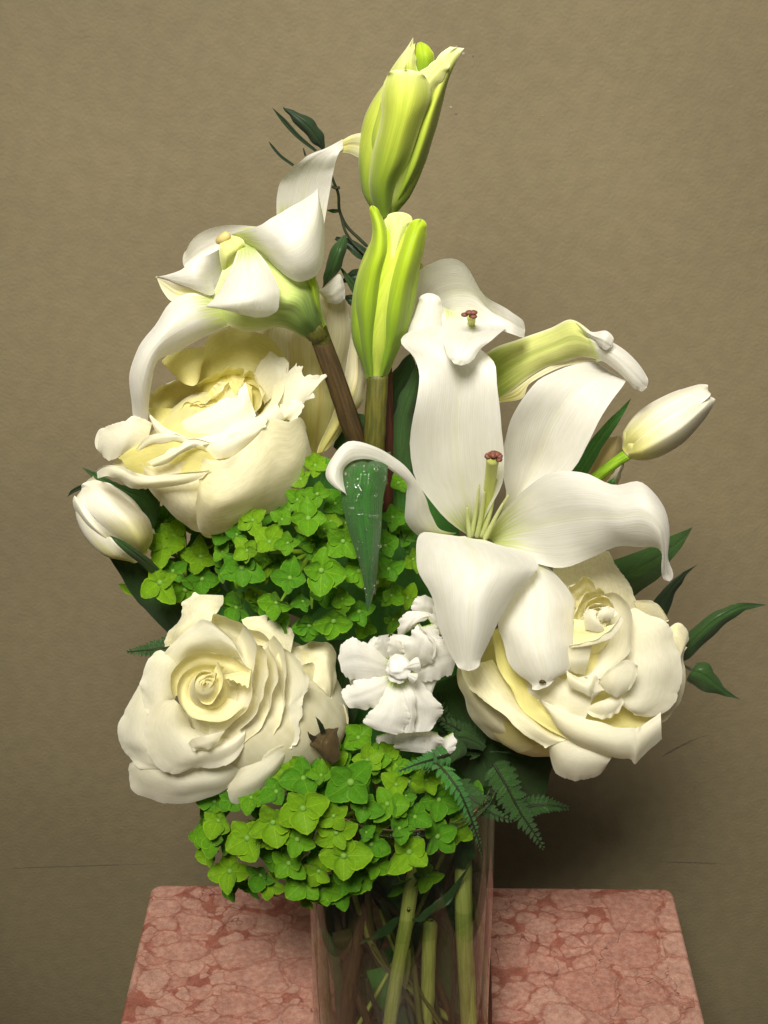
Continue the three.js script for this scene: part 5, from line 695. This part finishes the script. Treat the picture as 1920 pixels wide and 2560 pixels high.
{
  const t = thing('dried_sepal', 'brown withered leaf at the foot of the lower left rose', 'withered leaf', at(c9, 130, 1050, 4));
  part(t, 'blade', blade(c9, [[205, 850, 150, 860, 3.6], [200, 940, 60, 900, 4.4, 4], [195, 1030, 45, 945, 4.6, 4.2], [140, 1062, 100, 1010, 4.4]], { ruf: .2, groove: .1 }), M.brownLeaf);
  part(t, 'lobe', blade(c9, [[130, 880, 100, 890, 4.3], [110, 830, 85, 840, 4.6], [66, 782, 4.6]], { ruf: .05 }), M.twig);
  part(t, 'lobe', blade(c9, [[80, 910, 50, 940, 4.3], [40, 890, 30, 910, 4.6], [18, 870, 4.6]], { ruf: .05 }), M.brownLeaf);
}

// ---------------------------------------------------------------- ferns
const pinnaGeos = Array.from({ length: 3 }, (_, i) => unitLeaf({ w: .40 + .04 * i, serr: .75, sn: 6, cup: .15, droop: .12, ns: 6, nt: 24, base: .35, id: 60 + i * 9 }));
function frond(label, f, pts, plen, n, mat, o = {}) {
  n = Math.round(n * 1.45);   // pts along the rachis [x, y, z], plen = longest pinna in frame px
  const v = pts.map((p) => at(f, ...p)), base = v[0], t = thing('fern_frond', label, 'fern', base);
  const curve = new THREE.CatmullRomCurve3(v), px = at(f, pts[0][0], pts[0][1], pts[0][2]).distanceTo(at(f, pts[0][0] + 1, pts[0][1], pts[0][2]));
  part(t, 'rachis', tube(v, .0008, .0003, { n: 30, sides: 6 }), M.twig);
  const face = (o.face ?? V3(.1, .55, .8)).clone().normalize();
  for (let i = 0; i < n; i++) for (const sd of [-1, 1]) {
    const k = clamp((i + .5 + sd * .12) / n), p = curve.getPointAt(k), d = curve.getTangentAt(k), side = d.clone().cross(face).normalize().multiplyScalar(sd), nn = side.clone().cross(d).multiplyScalar(sd).normalize();
    const ang = lerp(68, 34, k) * D2R, x = side.clone().multiplyScalar(Math.sin(ang)).addScaledVector(d, Math.cos(ang)); x.addScaledVector(nn, rr(-.25, .15)).normalize();
    const y = nn.clone().cross(x).normalize(), z = x.clone().cross(y), L = plen * px * Math.pow(1 - k, .75) * lerp(.75, 1, clamp(k * 4)) * rr(.88, 1.1) + .0012;
    const m = fin(new THREE.Mesh(pinnaGeos[i % 3], mat)); m.name = 'pinna'; m.matrixAutoUpdate = true;
    m.quaternion.setFromRotationMatrix(new THREE.Matrix4().makeBasis(x, y, z)); m.position.copy(p).sub(t.position); m.scale.setScalar(L); t.add(m);
  }
}
frond('small fern tip poking out left of the lower left rose', c12, [[1200, 1960, -1.4], [1000, 1990, -1.2], [830, 2015, -1.1], [655, 2030, -1]], 120, 9, M.fern);
frond('dark fern hanging furthest down right of the vase rim', c9, [[1120, 1060, .6], [1190, 1180, 1], [1280, 1350, 1.2], [1360, 1470, 1.2], [1422, 1572, 1]], 125, 12, M.fern);
frond('short fern pointing right beside the dark leaf under the rose', c9, [[1290, 1330, -1], [1380, 1310, -.9], [1470, 1312, -.8], [1566, 1328, -.8]], 75, 8, M.fern);
frond('small fern tip pointing right above the vase rim', c9, [[900, 1180, 1], [1020, 1290, 1.6], [1120, 1360, 1.8], [1232, 1402, 1.8]], 90, 9, M.fern);
frond('bright green fern arching over the right side of the lower hydrangea', c9, [[700, 1060, 4.5], [800, 1080, 5.8], [900, 1200, 6.6], [985, 1380, 6.6], [1062, 1612, 5.8]], 80, 18, M.fernBright, { face: V3(.5, .3, .6) });
frond('bright green fern spray lying on the lower hydrangea under the white stock', c9, [[860, 1010, 4], [760, 1040, 5.4], [660, 1070, 6], [560, 1110, 6]], 75, 11, M.fernBright);
frond('dark fern in the gap between white stock and right rose', c9, [[1060, 980, 0], [960, 900, .6], [880, 840, .8], [790, 800, .8]], 110, 8, M.fern);
frond('dark fern standing in shade left of the right rose', c9, [[900, 1000, -.4], [860, 880, .2], [820, 740, .3], [790, 640, .2]], 90, 8, M.fern);

renderer.render(scene, camera);
